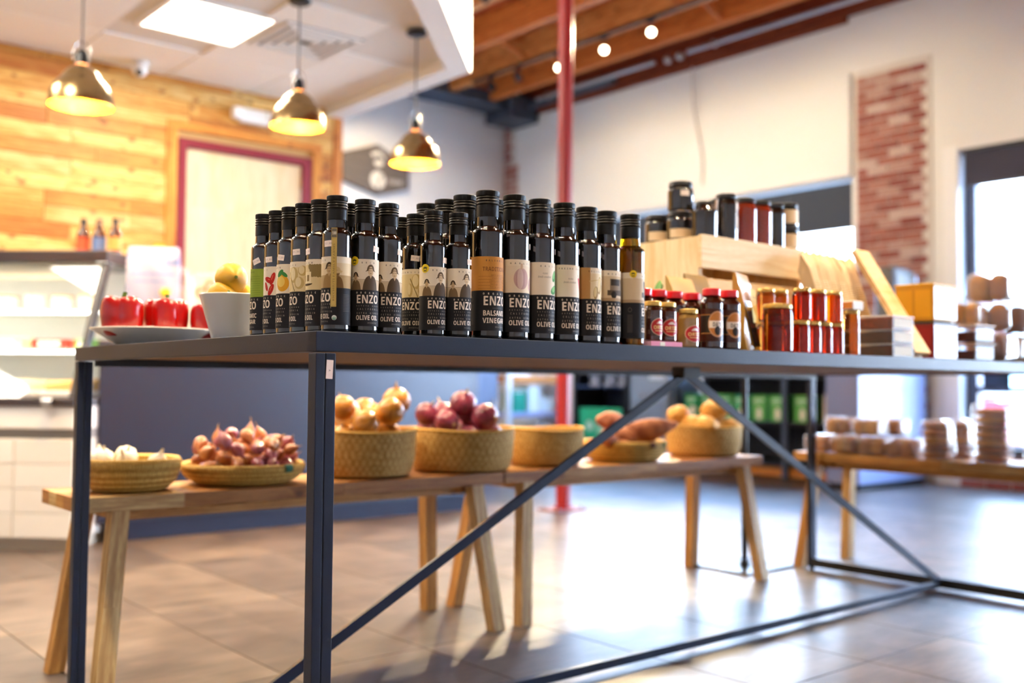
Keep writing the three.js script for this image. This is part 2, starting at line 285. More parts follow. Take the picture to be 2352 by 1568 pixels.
// ================================================================ OUTSIDE
{
  solo('pavement', span(XL + 0.3, 40, -0.2, -0.06, -30, 30), std(0xb9b6b0, 0.9), 'pale concrete pavement and street outside the windows', 'pavement').userData.kind = 'structure';
  const b = thing('street_building', 'pale blue shopfront building across the street outside the right-hand window', 'building', [18, -0.06, -6]);
  part('wall', span(0, 5, 0, 6.2, -14, 18), std(0xdfe6ea, 0.85), b); part('awning', rspan(-1.0, 0, 2.55, 2.8, -12, 4), std(0xf2f2f0, 0.8), b); part('lower_wall', span(-0.03, 0, 0, 2.4, -5, -1), std(0x9fc4d4, 0.8), b);
  for (let k = 0; k < 6; k++) part('window', rspan(-0.03, 0.02, 0.5, 2.1, -11.4 + k * 2.6, -9.8 + k * 2.6), std(0x8fb3c8, 0.2), b);
  const r = thing('street_bin', 'small red street box standing on the pavement outside the right-hand window', 'box', [10.2, -0.06, -4.75]);
  part('body', rbox(0.35, 0.7, 0.5, 0.04, 0, 0.45, 0), std(0xc02040, 0.5), r); part('lid', rbox(0.4, 0.08, 0.55, 0.03, 0, 0.84, 0), std(0xe6e0e0, 0.5), r);
  part('foot', span(-0.1, 0.1, 0, 0.1, -0.2, 0.2), M.black, r);
}

// ================================================================ LAMPS
const WARMWHITE = new THREE.Color(1.0, 0.90, 0.74), LAMPWARM = new THREE.Color(1.0, 0.66, 0.28), SPOTWARM = new THREE.Color(1.0, 0.80, 0.52);
function troffer(x, z, label) {
  const t = thing('ceiling_light', label, 'light', [x, CEIL - 0.006, z]);
  part('frame', merge([span(-0.3, 0.3, -0.008, 0.01, -0.3, -0.275), span(-0.3, 0.3, -0.008, 0.01, 0.275, 0.3), span(-0.3, -0.275, -0.008, 0.01, -0.275, 0.275), span(0.275, 0.3, -0.008, 0.01, -0.275, 0.275)]), M.whitePaint, t);
  part('diffuser_light', span(-0.275, 0.275, -0.004, 0.006, -0.275, 0.275), std(0xffffff, 0.6, 0, { emissive: WARMWHITE, emissiveIntensity: 3.5 }), t);
  const l = new THREE.RectAreaLight(WARMWHITE, 33, 0.54, 0.54); l.position.set(0, -0.02, 0); l.rotation.x = -Math.PI / 2; t.add(l); return t;
}
troffer(2.32, -5.45, 'bright square ceiling panel light above the wooden door wall');
troffer(0.4, -5.45, 'square ceiling panel light further left along the low ceiling');
troffer(-1.4, -5.45, 'square ceiling panel light at the far left of the low ceiling');
troffer(0.4, -4.1, 'square ceiling panel light near the front edge of the low ceiling');

{ // pendants: antique brass bell shades with gold insides
  const outer = std(0xb09468, 0.24, 1), inner = phys(0xe8920c, 0.45, { metalness: 0.3 });
  const prof = [[0.142, 0], [0.1415, 0.012], [0.139, 0.036], [0.132, 0.066], [0.118, 0.094], [0.098, 0.117], [0.088, 0.124], [0.085, 0.132], [0.078, 0.146], [0.060, 0.166], [0.040, 0.180], [0.030, 0.186]];
  const shadeG = lathe(prof, 48), innerG = lathe(prof.map(([r, y]) => [r - 0.003, y + 0.0008]).reverse(), 48), ringG = new THREE.TorusGeometry(0.142, 0.003, 8, 48).rotateX(Math.PI / 2);
  [[1.454, 2.075, 'left of the security camera, against the plank wall'], [2.549, 2.165, 'hanging in front of the red-framed door'], [3.294, 2.078, 'hanging in front of the dark wall sign']].forEach(([x, y, where]) => {
    const p = thing('pendant_lamp', 'brass bell pendant lamp with gold inside ' + where, 'lamp', [x, y, -4.8], 0, 'brass pendant lamps over the counter');
    const s = part('lamp_shade', shadeG, outer, p); part('lamp_lining', innerG, inner, s); part('rim', ringG, outer, s);
    part('socket', merge([cyl(0.026, 0.03, 0.05, 24, 0, 0.215, 0), cyl(0.02, 0.026, 0.014, 24, 0, 0.247, 0), cyl(0.0285, 0.0285, 0.006, 24, 0, 0.205, 0)]), M.blackPlastic, p);
    part('yoke', tube([[-0.036, 0.20, 0], [-0.037, 0.255, 0], [-0.02, 0.29, 0], [0, 0.30, 0], [0.02, 0.29, 0], [0.037, 0.255, 0], [0.036, 0.20, 0]], 0.003, 30, 6), M.chrome, p);
    part('cord', cyl(0.005, 0.005, CEIL - y - 0.02 - 0.25, 8, 0, (CEIL - y - 0.02 + 0.25) / 2, 0), std(0x5a5a5c, 0.6), p);
    part('canopy', lathe([[0, CEIL - y - 0.008], [0.055, CEIL - y - 0.008], [0.062, CEIL - y - 0.018], [0.05, CEIL - y - 0.03], [0, CEIL - y - 0.032]].reverse(), 32), M.black, p);
    part('bulb', new THREE.SphereGeometry(0.03, 20, 14).scale(1, 1.2, 1).translate(0, 0.085, 0), std(0xffe2a8, 0.3, 0, { emissive: LAMPWARM, emissiveIntensity: 2.5 }), p);
    const l = new THREE.PointLight(LAMPWARM, 6, 0, 2); l.position.set(0, 0.08, 0); l.castShadow = true; l.shadow.radius = 1.4; p.add(l);
  });
}
{ // track spot lights on black rails under the joists
  const headG = lathe([[0.0, 0.05], [0.028, 0.05], [0.036, 0.02], [0.04, -0.03], [0.042, -0.06], [0.039, -0.06], [0.036, -0.035], [0, -0.03]].reverse(), 24);
  function rail(x, z0, z1, label) { const r = solo('light_track', rspan(-0.016, 0.016, -0.014, 0.014, -Math.abs(z1 - z0) / 2, Math.abs(z1 - z0) / 2), M.black, label, 'track', [x, 4.29, (z0 + z1) / 2]); return r; }
  function spot(x, y, z, aim, lit, label, power = 60) {
    const t = thing('track_spotlight', label, 'spotlight', [x, y, z], 0, 'spotlights on the ceiling tracks');
    part('arm', merge([cyl(0.007, 0.007, 4.276 - y, 8, 0, (4.276 - y) / 2, 0), rspan(-0.02, 0.02, 4.252 - y, 4.276 - y, -0.05, 0.05)]), M.black, t);
    const dir = V(...aim).sub(V(x, y, z)).normalize(), q = new THREE.Quaternion().setFromUnitVectors(V(0, -1, 0), dir);
    const h = part('head', headG, M.black, t); h.quaternion.copy(q);
    const b = part('lamp_face', cyl(0.034, 0.034, 0.006, 24, 0, -0.046, 0), std(0xfff0d0, 0.4, 0, lit ? { emissive: SPOTWARM, emissiveIntensity: 14 } : {}), t); b.quaternion.copy(q);
    if (lit) { const l = new THREE.SpotLight(SPOTWARM, power, 0, 0.62, 0.6, 2); l.position.copy(dir).multiplyScalar(0.062); l.target.position.copy(dir); l.castShadow = true; l.shadow.radius = 1.8; t.add(l, l.target); }
  }
  rail(7.1, -9.2, -5.4, 'black lighting track under the timber joists by the long white wall');
  spot(7.1, 4.16, -6.46, [3.2, 0.9, -2.6], true, 'lit track spotlight right of the red column, nearest the front');
  spot(7.1, 4.14, -7.08, [2.4, 0.9, -2.4], true, 'lit track spotlight just right of the red column');
  spot(7.1, 4.12, -7.74, [2.6, 0.8, -3.0], true, 'lit track spotlight just left of the red column');
  spot(7.1, 4.17, -8.40, [8.45, 2.4, -8.2], false, 'dark track spotlight second from the far end of the track');
  spot(7.1, 4.17, -8.86, [8.45, 2.6, -8.6], false, 'dark track spotlight at the far end of the track');
  rail(5.35, -9.4, 3.0, 'black lighting track under the joists, parallel to the long white wall');
  [-9.0, -7.9, -6.8, -5.7, -4.6, -3.2, -1.2, 0.8].forEach((z, k) => spot(5.35, 4.16, z, k === 0 ? [6.7, 2.8, -10.2] : [8.4, 2.35, z + (k > 4 ? 1 : -0.2)], true, ['first', 'second', 'third', 'fourth', 'fifth', 'sixth', 'seventh', 'eighth'][k] + ' wall-washing spotlight from the far end of the middle track', k > 4 ? 7 : 10));
  rail(3.25, -3.2, 1.2, 'black lighting track under the joists over the display table');
  [[-2.9, [2.9, 0.9, -1.9]], [-2.0, [1.5, 0.9, -1.7]], [-1.2, [1.3, 0.95, -1.7]], [-0.4, [2.3, 0.9, -1.7]]].forEach(([z, aim], k) => spot(3.25, 4.16, z, aim, true, ['first', 'second', 'third', 'fourth'][k] + ' spotlight of the track above the display table', 20));
  rail(0.35, -3.1, 1.2, 'black lighting track under the joists left of the display table');
  [[-2.6, [1.2, 0.7, -2.9]], [-1.7, [1.0, 0.9, -2.2]], [-0.8, [0.9, 0.9, -1.7]]].forEach(([z, aim], k) => spot(0.35, 4.16, z, aim, true, ['far', 'middle', 'near'][k] + ' spotlight of the track left of the display table', 15));
}
{ // ceiling vent, camera, emergency box, conduit, wall sign
  const v = thing('ceiling_vent', 'square white air diffuser in the low ceiling beside the panel light', 'vent', [2.9, CEIL - 0.006, -5.38]);
  part('backing', span(-0.25, 0.25, -0.002, 0.004, -0.25, 0.25), std(0x4a4a4c, 0.8), v);
  for (let k = 0; k < 4; k++) { const s = 0.245 - k * 0.058, y0 = -0.014, a = 0.026; part('louvre_ring', merge([span(-s, s, y0, -0.002, -s, -s + a), span(-s, s, y0, -0.002, s - a, s), span(-s, -s + a, y0, -0.002, -s + a, s - a), span(s - a, s, y0, -0.002, -s + a, s - a)]), M.whitePaint, v); }
  const c = thing('security_camera', 'small white dome security camera at the top of the plank wall', 'camera', [2.3, CEIL - 0.008, -6.43]);
  part('mount', cyl(0.05, 0.055, 0.03, 28, 0, -0.015, 0), M.whitePaint, c); part('dome', new THREE.SphereGeometry(0.048, 28, 18).translate(0, -0.045, 0), M.whitePaint, c); part('lens', new THREE.SphereGeometry(0.022, 18, 12).translate(-0.012, -0.07, 0.028), M.blackPlastic, c);
  const e = thing('emergency_light', 'white twin-head emergency light box on the plank wall above the door', 'emergency light', [3.14, 2.665, ZWOOD + 0.012]);
  part('housing', rbox(0.22, 0.10, 0.06, 0.015, 0, 0, 0.03), M.whitePaint, e); for (const s of [-1, 1]) part('lamp_head', rbox(0.075, 0.085, 0.07, 0.02, s * 0.125, 0.004, 0.045), std(0xf6f6f6, 0.3), e);
  // silver conduit along the ceiling edge with two junction boxes and a drop
  const k = thing('conduit', 'silver pipe conduit running along the top of the long white wall', 'conduit', [8.08, 4.27, -7.0]);
  part('pipe', cyl(0.022, 0.022, 3.5, 14).rotateX(Math.PI / 2).translate(0, 0, 1.9), M.stainless, k); part('pipe', cyl(0.022, 0.022, 1.9, 14).rotateX(Math.PI / 2).translate(0, 0, -1.25), M.stainless, k);
  for (const z of [-0.12, 0.05]) part('junction_box', new THREE.SphereGeometry(0.04, 16, 12).translate(0, -0.02, z), M.stainless, k);
  for (const z of [-2.0, 0.5, 3.4]) part('strap', rspan(-0.03, 0.03, -0.03, 0.03, z - 0.015, z + 0.015), M.stainless, k);
  tag(solo('wall_cable', tube([[8.40, 4.22, -7.05], [8.405, 3.95, -7.05], [8.41, 3.77, -7.04], [8.412, 3.2, -6.92], [8.412, 2.95, -6.93]], 0.012, 40, 8), std(0xd8d2cc, 0.6), 'x', 'x'), 'thin pale cable running down the long white wall', 'cable');
  // hexagonal plank sign
  const s = thing('wall_sign', 'dark wooden hexagonal sign with a white round emblem on the back wall', 'sign', [6.5, 3.36, ZB + 0.02]);
  const sh = new THREE.Shape([[-0.47, -0.19], [0.0, -0.31], [0.44, -0.18], [0.44, 0.09], [0.0, 0.29], [-0.47, 0.13]].map(([x, y]) => new THREE.Vector2(x, y)));
  const sg = new THREE.ExtrudeGeometry(sh, { depth: 0.03, bevelEnabled: true, bevelSize: 0.006, bevelThickness: 0.006, bevelSegments: 1 }); boxUV(sg);
  part('board', sg, wood(TX.acacia, 0x8a8078, 0.7), s);
  const face = canvasTex(1024, 640, (x, w, h) => {
    x.clearRect(0, 0, w, h); x.fillStyle = '#6a6058'; x.fillRect(0, 0, w, h);
    x.fillStyle = '#50473f'; for (let i = 1; i < 5; i++) x.fillRect(0, i * h / 5 - 2, w, 5);
    x.fillStyle = '#efe7d6'; x.beginPath(); x.arc(530, 450, 112, 0, 7); x.fill(); x.strokeStyle = '#6a6058'; x.lineWidth = 26; x.lineCap = 'round'; x.beginPath(); x.moveTo(530, 560); x.quadraticCurveTo(520, 470, 590, 380); x.stroke();
    x.fillStyle = '#efe7d6'; x.beginPath(); x.ellipse(540, 235, 66, 40, 0, 0, 7); x.fill(); x.beginPath(); x.moveTo(420, 120); x.lineTo(540, 75); x.lineTo(640, 140); x.lineTo(625, 200); x.lineTo(600, 150); x.lineTo(540, 125); x.lineTo(450, 165); x.closePath(); x.fill();
    x.font = 'bold 84px sans-serif'; x.textAlign = 'center'; x.fillStyle = '#cfc6b8'; x.fillText('FARM', 800, 475);
  });
  const fs = new THREE.ShapeGeometry(sh); { const p = fs.attributes.position, uv = fs.attributes.uv; for (let i = 0; i < p.count; i++) uv.setXY(i, (p.getX(i) + 0.48) / 0.93, (p.getY(i) + 0.31) / 0.6); }
  fs.translate(0, 0, 0.0375); part('sign_face', fs, std(0xffffff, 0.7, 0, { map: face }), s);
}

// ================================================================ RED COLUMN
{
  const c = thing('support_column', 'slim red round steel column standing behind the display table', 'column', [4.62, 0, -4.97]);
  part('shaft', cyl(0.049, 0.049, 4.3, 32, 0, 2.16, 0), M.red, c); part('base_plate', rbox(0.26, 0.014, 0.2, 0.003, 0, 0.007, 0), std(0x8f6068, 0.6), c);
  part('collar', cyl(0.062, 0.062, 0.02, 32, 0, 0.024, 0), M.red, c); for (const [x, z] of [[-0.1, -0.07], [0.1, -0.07], [-0.1, 0.07], [0.1, 0.07]]) part('bolt', cyl(0.009, 0.009, 0.012, 6, x, 0.02, z), M.brushed, c);
}

// ================================================================ DISPLAY TABLE
const TT = 0.912, TX0 = 0.828, TX1 = 4.09, TZ0 = -2.728, TZ1 = -1.484, TH = 0.034, ZM = -2.105;
{
  const t = thing('display_table', 'long dark steel display table with bottles and jars on top', 'table');
  const yb = TT - TH, rw = 0.038, ld = 0.026;
  // rim rails and the sheet top
  part('tabletop', merge([span(TX0 + 0.001, TX1 - 0.001, TT - 0.004, TT, TZ0 + 0.001, TZ1 - 0.001)]), M.steel, t);
  part('front_rim', rspan(TX0, TX1, yb, TT - 0.0002, TZ1 - 0.03, TZ1, 0.0015), M.steel, t); part('back_rim', rspan(TX0, TX1, yb, TT - 0.0002, TZ0, TZ0 + 0.03, 0.0015), M.steel, t);
  part('end_rim', rspan(TX0, TX0 + 0.03, yb, TT - 0.0002, TZ0 + 0.001, TZ1 - 0.001, 0.0015), M.steel, t); part('end_rim', rspan(TX1 - 0.03, TX1, yb, TT - 0.0002, TZ0 + 0.001, TZ1 - 0.001, 0.0015), M.steel, t);
  part('underside_board', span(TX0 + 0.03, TX1 - 0.03, yb + 0.006, TT - 0.005, TZ0 + 0.03, TZ1 - 0.03), M.board, t);
  part('back_rail', span(TX0 + 0.04, TX1 - 0.04, yb - 0.014, yb + 0.004, TZ0 + 0.03, TZ0 + 0.055), M.steelDark, t);
  for (const x of [TX0 + rw / 2, TX1 - rw / 2]) for (const z of [TZ1 - ld / 2, TZ0 + ld / 2]) {
    const s = x < 2 ? -1 : 1;
    const l = part('leg', merge([rbox(rw * 0.44, yb - 0.012, ld, 0.0016, x + s * rw * 0.27, (yb - 0.012) / 2 + 0.01, z), rbox(rw * 0.5, yb - 0.012, ld, 0.0016, x - s * rw * 0.24, (yb - 0.012) / 2 + 0.01, z)]), M.steel, t);
    part('foot_pad', cyl(0.012, 0.012, 0.011, 16, x, 0.0055, z), M.rubber, l);
  }
  for (const x of [TX0 + rw / 2, TX1 - rw / 2]) part('bottom_rail', rspan(x - rw / 2, x + rw / 2, 0.012, 0.05, TZ0 + ld, TZ1 - ld, 0.0015), M.steelDark, t);
  const cx = (TX0 + TX1) / 2 + 0.02;
  part('stretcher', rspan(TX0 + rw, TX1 - rw, 0.014, 0.038, ZM - 0.012, ZM + 0.012, 0.0015), M.steel, t);
  part('brace', bar([TX0 + 0.05, 0.045, ZM], [cx - 0.012, yb - 0.02, ZM], 0.026, 0.01), M.steel, t); part('brace', bar([TX1 - 0.05, 0.045, ZM], [cx + 0.012, yb - 0.02, ZM], 0.026, 0.01), M.steel, t);
  part('bracket', rspan(cx - 0.04, cx + 0.04, yb - 0.028, yb + 0.006, ZM - 0.025, ZM + 0.025), M.black, t);
  const st = canvasTex(128, 320, (x, w, h) => { x.fillStyle = '#f0dcd6'; x.fillRect(0, 0, w, h); x.save(); x.translate(64, 178); x.rotate(Math.PI / 2); x.fillStyle = '#222'; x.font = '50px sans-serif'; x.textAlign = 'center'; x.textBaseline = 'middle'; x.fillText('A', 0, 0); x.restore(); });
  const sg = rbox(0.0125, 0.031, 0.0006, 0.0002); { const p = sg.attributes.position, uv = sg.attributes.uv; for (let i = 0; i < p.count; i++) uv.setXY(i, p.getX(i) / 0.0125 + 0.5, p.getY(i) / 0.031 + 0.5); }
  sg.rotateZ(-0.05); sg.translate(TX0 + 0.0255, 0.849, TZ1 + 0.0004); const s = part('sticker', sg, std(0xffffff, 0.6, 0, { map: st }), t); s.userData.label = 'small white sticker with a letter A';
}

// ================================================================ BENCHES
const BT = 0.523;
const benchM = [wood(TX.acacia, 0xffffff, 0.5), wood(TX.acacia, 0xf0d2a0, 0.5), wood(TX.acacia, 0xd8b088, 0.5)];
function bench(L, label) {   // origin under the middle of the seat, length along x
  const t = thing('wooden_bench', label, 'bench'), D = 0.325;
  // seat of edge-glued staves, each a piece
  const n = 5; for (let k = 0; k < n; k++) { const z0 = -D / 2 + k * D / n; let x = -L / 2, first = true; while (x < L / 2 - 0.01) { let l = first ? 0.28 + 0.12 * ((k * 7) % 4) : 0.5; first = false; if (x + l > L / 2 - 0.2) l = L / 2 - x; const g = new RoundedBoxGeometry(l - 0.0006, 0.038, D / n - 0.0006, 1, 0.0012); boxUV(g, 1, rnd() * 2, rnd()); const m = part('stave', g, benchM[(k + Math.floor(x * 7 + 40)) % 3], t); m.position.set(x + l / 2, BT - 0.019, z0 + D / n / 2); x += l; } }
  const ax = L / 2 - 0.12, az = D / 2 - 0.045;
  part('apron', rspan(-ax, ax, BT - 0.068, BT - 0.038, az - 0.018, az, 0.002), benchM[1], t); part('apron', rspan(-ax, ax, BT - 0.068, BT - 0.038, -az, -az + 0.018, 0.002), benchM[1], t);
  for (const s of [-1, 1]) { part('end_apron', rspan(s * ax - 0.01, s * ax + 0.01, BT - 0.068, BT - 0.038, -az + 0.02, az - 0.02, 0.002), benchM[1], t); }
  for (const sx of [-1, 1]) for (const sz of [-1, 1]) part('leg', swapUV(leg([sx * (L / 2 - 0.11), BT - 0.038, sz * (D / 2 - 0.027)], [sx * (L / 2 - 0.055), 0, sz * (D / 2 + 0.033)], 0.046, 0.046)), benchM[sz > 0 ? 0 : 1], t);
  return t;
}
const b1 = bench(1.412, 'wooden bench behind the table with garlic, shallot and onion baskets'); b1.position.set(1.554, 0, -2.895);
const b2 = bench(1.462, 'wooden bench behind the table with sweet potato and empty baskets'); b2.position.set(2.999, 0, -2.895);
const b3 = bench(1.5, 'wooden bench at the right carrying wrapped bread'); b3.position.set(4.275, 0, -2.09); b3.rotation.y = Math.PI / 2;

// ================================================================ BASKETS AND PRODUCE
const weave = dataTex(512, 256, (u, v) => { const a = Math.floor(u * 96), b = Math.floor(v * 22), on = (a + b) % 2, fu = u * 96 % 1, fv = v * 22 % 1, e = Math.min(fu, 1 - fu, fv, 1 - fv); const k = clamp(0.30 + on * 0.3 + e * 0.5 + (N3(u * 128, v * 128) - 0.5) * 0.4); return mix3(hex3(0x8f6420), hex3(0xdcb874), k); });
const coilTex = dataTex(512, 256, (u, v) => { const row = Math.floor(v * 9), fu = (u * 110 + row * 0.5) % 1, fv = v * 9 % 1; const e = Math.min(fv, 1 - fv) * 2, k = clamp(0.25 + 0.6 * e + (fu < 0.25 ? -0.3 : 0.12) + (N3(u * 128, v * 64) - 0.5) * 0.3); return mix3(hex3(0x8a5f16), hex3(0xe6bf68), k); });
const weaveM = std(0xffffff, 0.8, 0, { map: weave, bumpMap: weave, bumpScale: 0.004 }), coilM = std(0xffffff, 0.75, 0, { map: coilTex, bumpMap: coilTex, bumpScale: 0.004 });
const strawRim = std(0xc79a48, 0.8);
function softBasket(R, H, label, pos, packed) {
  const t = thing('woven_basket', label, 'basket', pos);
  const p = [[0, 0.004], [R * 0.86, 0.004], [R * 0.93, 0.015], [R * 0.975, H * 0.35], [R, H * 0.75], [R * 1.0, H], [R * 0.985, H + 0.003], [R * 0.965, H], [R * 0.96, H * 0.7], [R * 0.92, 0.03], [0, 0.02]];
  const g = warp(lathe(p, 64), (v) => { const a = Math.atan2(v.z, v.x), w = 1 + 0.012 * Math.sin(3 * a + R * 40) * (v.y / H); v.x *= w; v.z *= w; if (v.y > H * 0.5) v.y += 0.004 * Math.sin(2 * a + 1); });
  part('wall', g, weaveM, t); const rim = part('rim', warp(new THREE.TorusGeometry(R * 0.985, 0.0055, 8, 64).rotateX(Math.PI / 2), (v) => { const a = Math.atan2(v.z, v.x), w = 1 + 0.012 * Math.sin(3 * a + R * 40); v.x *= w; v.z *= w; v.y += H + 0.004 * Math.sin(2 * a + 1); }), strawRim, t); if (packed) part('straw_packing', cyl(R * 0.9, R * 0.86, 0.05, 40, 0, 0.05, 0), std(0x9a7a48, 0.9), t); return t;
}
function coilBasket(R, r0, H, label, pos, bands) {
  const t = thing('coiled_basket', label, 'basket', pos), p = [[0, 0.0], [r0, 0.0]], n = 7;
  for (let k = 0; k <= n * 4; k++) { const f = k / (n * 4), a = f * Math.PI / 2; const rad = r0 + (R - r0) * Math.sin(a), y = H * (1 - Math.cos(a)) * 0.75 + H * f * 0.25; p.push([rad + 0.0035 * Math.abs(Math.sin(f * n * Math.PI)), y]); }
  p.push([R - 0.004, H + 0.005], [R - 0.014, H]); for (let k = 10; k >= 0; k--) { const f = k / 10, a = f * Math.PI / 2; p.push([r0 + (R - r0) * Math.sin(a) - 0.012, Math.max(0.012, H * (1 - Math.cos(a)) * 0.75 + H * f * 0.25)]); } p.push([0, 0.012]);
  part('bowl', lathe(p, 64), coilM, t);
  for (const [a, c] of bands || []) { const g = new THREE.TorusGeometry(R - 0.003, 0.0095, 8, 8, 0.17).rotateX(Math.PI / 2).rotateY(a).scale(1, 1.25, 1).translate(0, H - 0.008, 0); part('stitched_band', g, std(c, 0.8), t); }
  return t;
}
// garlic, shallots, onions ...
function skinTex(seed, a, b, stripes) { return dataTex(256, 128, (u, v) => { const s = N2(u * stripes, v * 3 + seed) * 0.6 + N2(u * stripes * 2, v * 4 + seed) * 0.4, m = N1(u * 6 + seed, v * 4); return mix3(hex3(a), hex3(b), clamp((s - 0.5) * 1.6 + (m - 0.5) * 0.8 + 0.5)); }); }
const skin = { yellow: skinTex(1, 0xa05c16, 0xd9962f, 64), red: skinTex(5, 0x561428, 0x9c3f58, 64), shallotA: skinTex(9, 0x9c4a26, 0xd99a5c, 64), shallotB: skinTex(13, 0x7d2a3e, 0xc47e84, 64), pale: skinTex(17, 0xd8c690, 0xf0e6c4, 64), garlic: skinTex(21, 0xe6d8bc, 0xf6efdf, 32), sweet: skinTex(25, 0x8a4a30, 0xc07a4e, 16), potato: skinTex(29, 0xb8802f, 0xdcab5c, 16) };
const sm = (t, r = 0.38) => phys(0xffffff, r, { map: t, clearcoat: 0.3, clearcoatRoughness: 0.3 });
const skM = { yellow: sm(skin.yellow), red: sm(skin.red, 0.32), shallotA: sm(skin.shallotA), shallotB: sm(skin.shallotB), pale: sm(skin.pale), garlic: std(0xffffff, 0.7, 0, { map: skin.garlic }), sweet: std(0xffffff, 0.7, 0, { map: skin.sweet }), potato: std(0xffffff, 0.7, 0, { map: skin.potato }) };
const dry = std(0xc79a5a, 0.85), rootM = std(0xb89b70, 0.95);
const onionBody = lathe([[0, -0.9], [0.25, -0.9], [0.6, -0.78], [0.88, -0.45], [1, -0.02], [0.94, 0.38], [0.7, 0.72], [0.4, 0.9], [0.2, 1.02], [0.1, 1.2]], 28);
const onionNeck = merge([cyl(0.05, 0.12, 0.3, 10, 0, 1.25, 0), cyl(0.02, 0.06, 0.25, 6, 0.03, 1.45, 0.02)]), onionRoot = cyl(0.2, 0.12, 0.08, 10, 0, -0.92, 0);
const shallotBody = lathe([[0, -1.1], [0.2, -1.08], [0.55, -0.82], [0.8, -0.35], [0.82, 0.1], [0.64, 0.62], [0.38, 1.0], [0.18, 1.3], [0.08, 1.55]], 20), shallotTop = tube([[0, 1.5, 0], [0.06, 1.85, 0.02], [0.2, 2.15, 0.0]], 0.045, 8, 5);
const garlicBody = warp(lathe([[0, -0.72], [0.35, -0.75], [0.8, -0.55], [1, -0.1], [0.92, 0.3], [0.6, 0.6], [0.25, 0.85], [0.14, 1.15], [0.12, 1.4]], 40), (v) => { const a = Math.atan2(v.z, v.x), w = 1 - 0.09 * Math.pow(Math.abs(Math.sin(a * 4)), 3) * (v.y < 0.7 ? 1 : 0); v.x *= w; v.z *= w; });
function potatoG(seed, lx, ly, lz, bend) { const g = new THREE.SphereGeometry(1, 28, 18); return warp(g, (v) => { const n = 1 + 0.22 * (N1(v.x * 1.6 + seed, v.y * 1.6 + v.z) - 0.5); const taper = 1 - 0.35 * Math.pow(Math.abs(v.x), 2.4); v.y *= taper; v.z *= taper; v.multiplyScalar(n); v.x *= lx; v.y *= ly; v.z *= lz; v.y += bend * v.x * v.x / lx; }); }
function bulb(kind, mat, R, label, category, group) {
  const name = { onion: 'onion', shallot: 'shallot', garlic: 'garlic_bulb' }[kind], t = thing(name, label, category, [0, 0, 0], 0, group);
  if (kind === 'onion') { part('bulb', onionBody, mat, t); part('neck', onionNeck, dry, t); part('root', onionRoot, rootM, t); }
  if (kind === 'shallot') { part('bulb', shallotBody, mat, t); part('tip', shallotTop, dry, t); }
  if (kind === 'garlic') { part('bulb', garlicBody, mat, t); part('root', cyl(0.26, 0.2, 0.08, 12, 0, -0.75, 0), rootM, t); }
  t.scale.setScalar(R); return t;
}
function dropPile(list, cx, cy, cz, Rb, seed, floorAt = () => 0, tries = 30) {   // let balls of given radii settle on one another
  const r = mulberry(seed), done = [];
  for (const rad of list) {
    let best = null;
    for (let k = 0; k < tries; k++) {
      const a = r() * 6.283, d = Math.sqrt(r()) * Math.max(0, Rb - rad), x = Math.cos(a) * d, z = Math.sin(a) * d; let y = floorAt(d) + rad;
      for (const p of done) { const q = (rad + p[3]) ** 2 - (x - p[0]) ** 2 - (z - p[2]) ** 2; if (q > 0) y = Math.max(y, p[1] + Math.sqrt(q)); }
      if (!best || y + d * 0.15 < best[1] + best[4]) best = [x, y, z, rad, d * 0.15];
    }
    done.push(best);
  }
  return done.map(([x, y, z, rad]) => [cx + x, cy + y, cz + z, rad]);
}
// --- basket 1: garlic
coilBasket(0.137, 0.085, 0.088, 'small yellow coiled basket of garlic at the left end of the bench', [1.03, BT, -2.885]);
dropPile(Array.from({ length: 12 }, (_, i) => 0.027 + 0.005 * ((i * 5) % 3) / 2), 1.03, BT + 0.013, -2.885, 0.122, 41, (d) => Math.max(0, d - 0.08) * 0.8).forEach(([x, y, z, r], i) => {
  const t = bulb('garlic', skM.garlic, r / 0.98, 'white garlic bulb in the small yellow basket', 'garlic', 'garlic bulbs in the small basket'); t.position.set(x, y, z); t.rotation.set(rr(-0.7, 0.7), rr(0, 6), rr(-0.7, 0.7));
});
// --- basket 2: shallots in a shallow coiled tray
coilBasket(0.182, 0.115, 0.06, 'shallow coiled straw tray heaped with shallots, green stitched mark on its rim', [1.375, BT, -2.895], [[-1.15, 0x1f5a44]]);
dropPile(Array.from({ length: 84 }, (_, i) => 0.0205 + 0.0035 * ((i * 7) % 5) / 4), 1.375, BT + 0.014, -2.895, 0.168, 43, (d) => Math.max(0, d - 0.1) * 0.55, 40).forEach(([x, y, z, r], i) => {
  const t = bulb('shallot', i % 3 === 1 ? skM.shallotB : skM.shallotA, r * 1.04, i % 3 === 1 ? 'purple-red shallot in the heaped shallow tray' : 'copper-brown shallot in the heaped shallow tray', 'shallot', i % 3 === 1 ? 'purple shallots in the tray' : 'brown shallots in the tray');
  t.position.set(x, y, z); t.rotation.set(Math.PI / 2 + rr(-0.8, 0.8), rr(0, 6.2), rr(-0.8, 0.8)); if (i > 79) t.rotation.set(rr(-0.7, 0.7), rr(0, 6), rr(-0.6, 0.6));
});
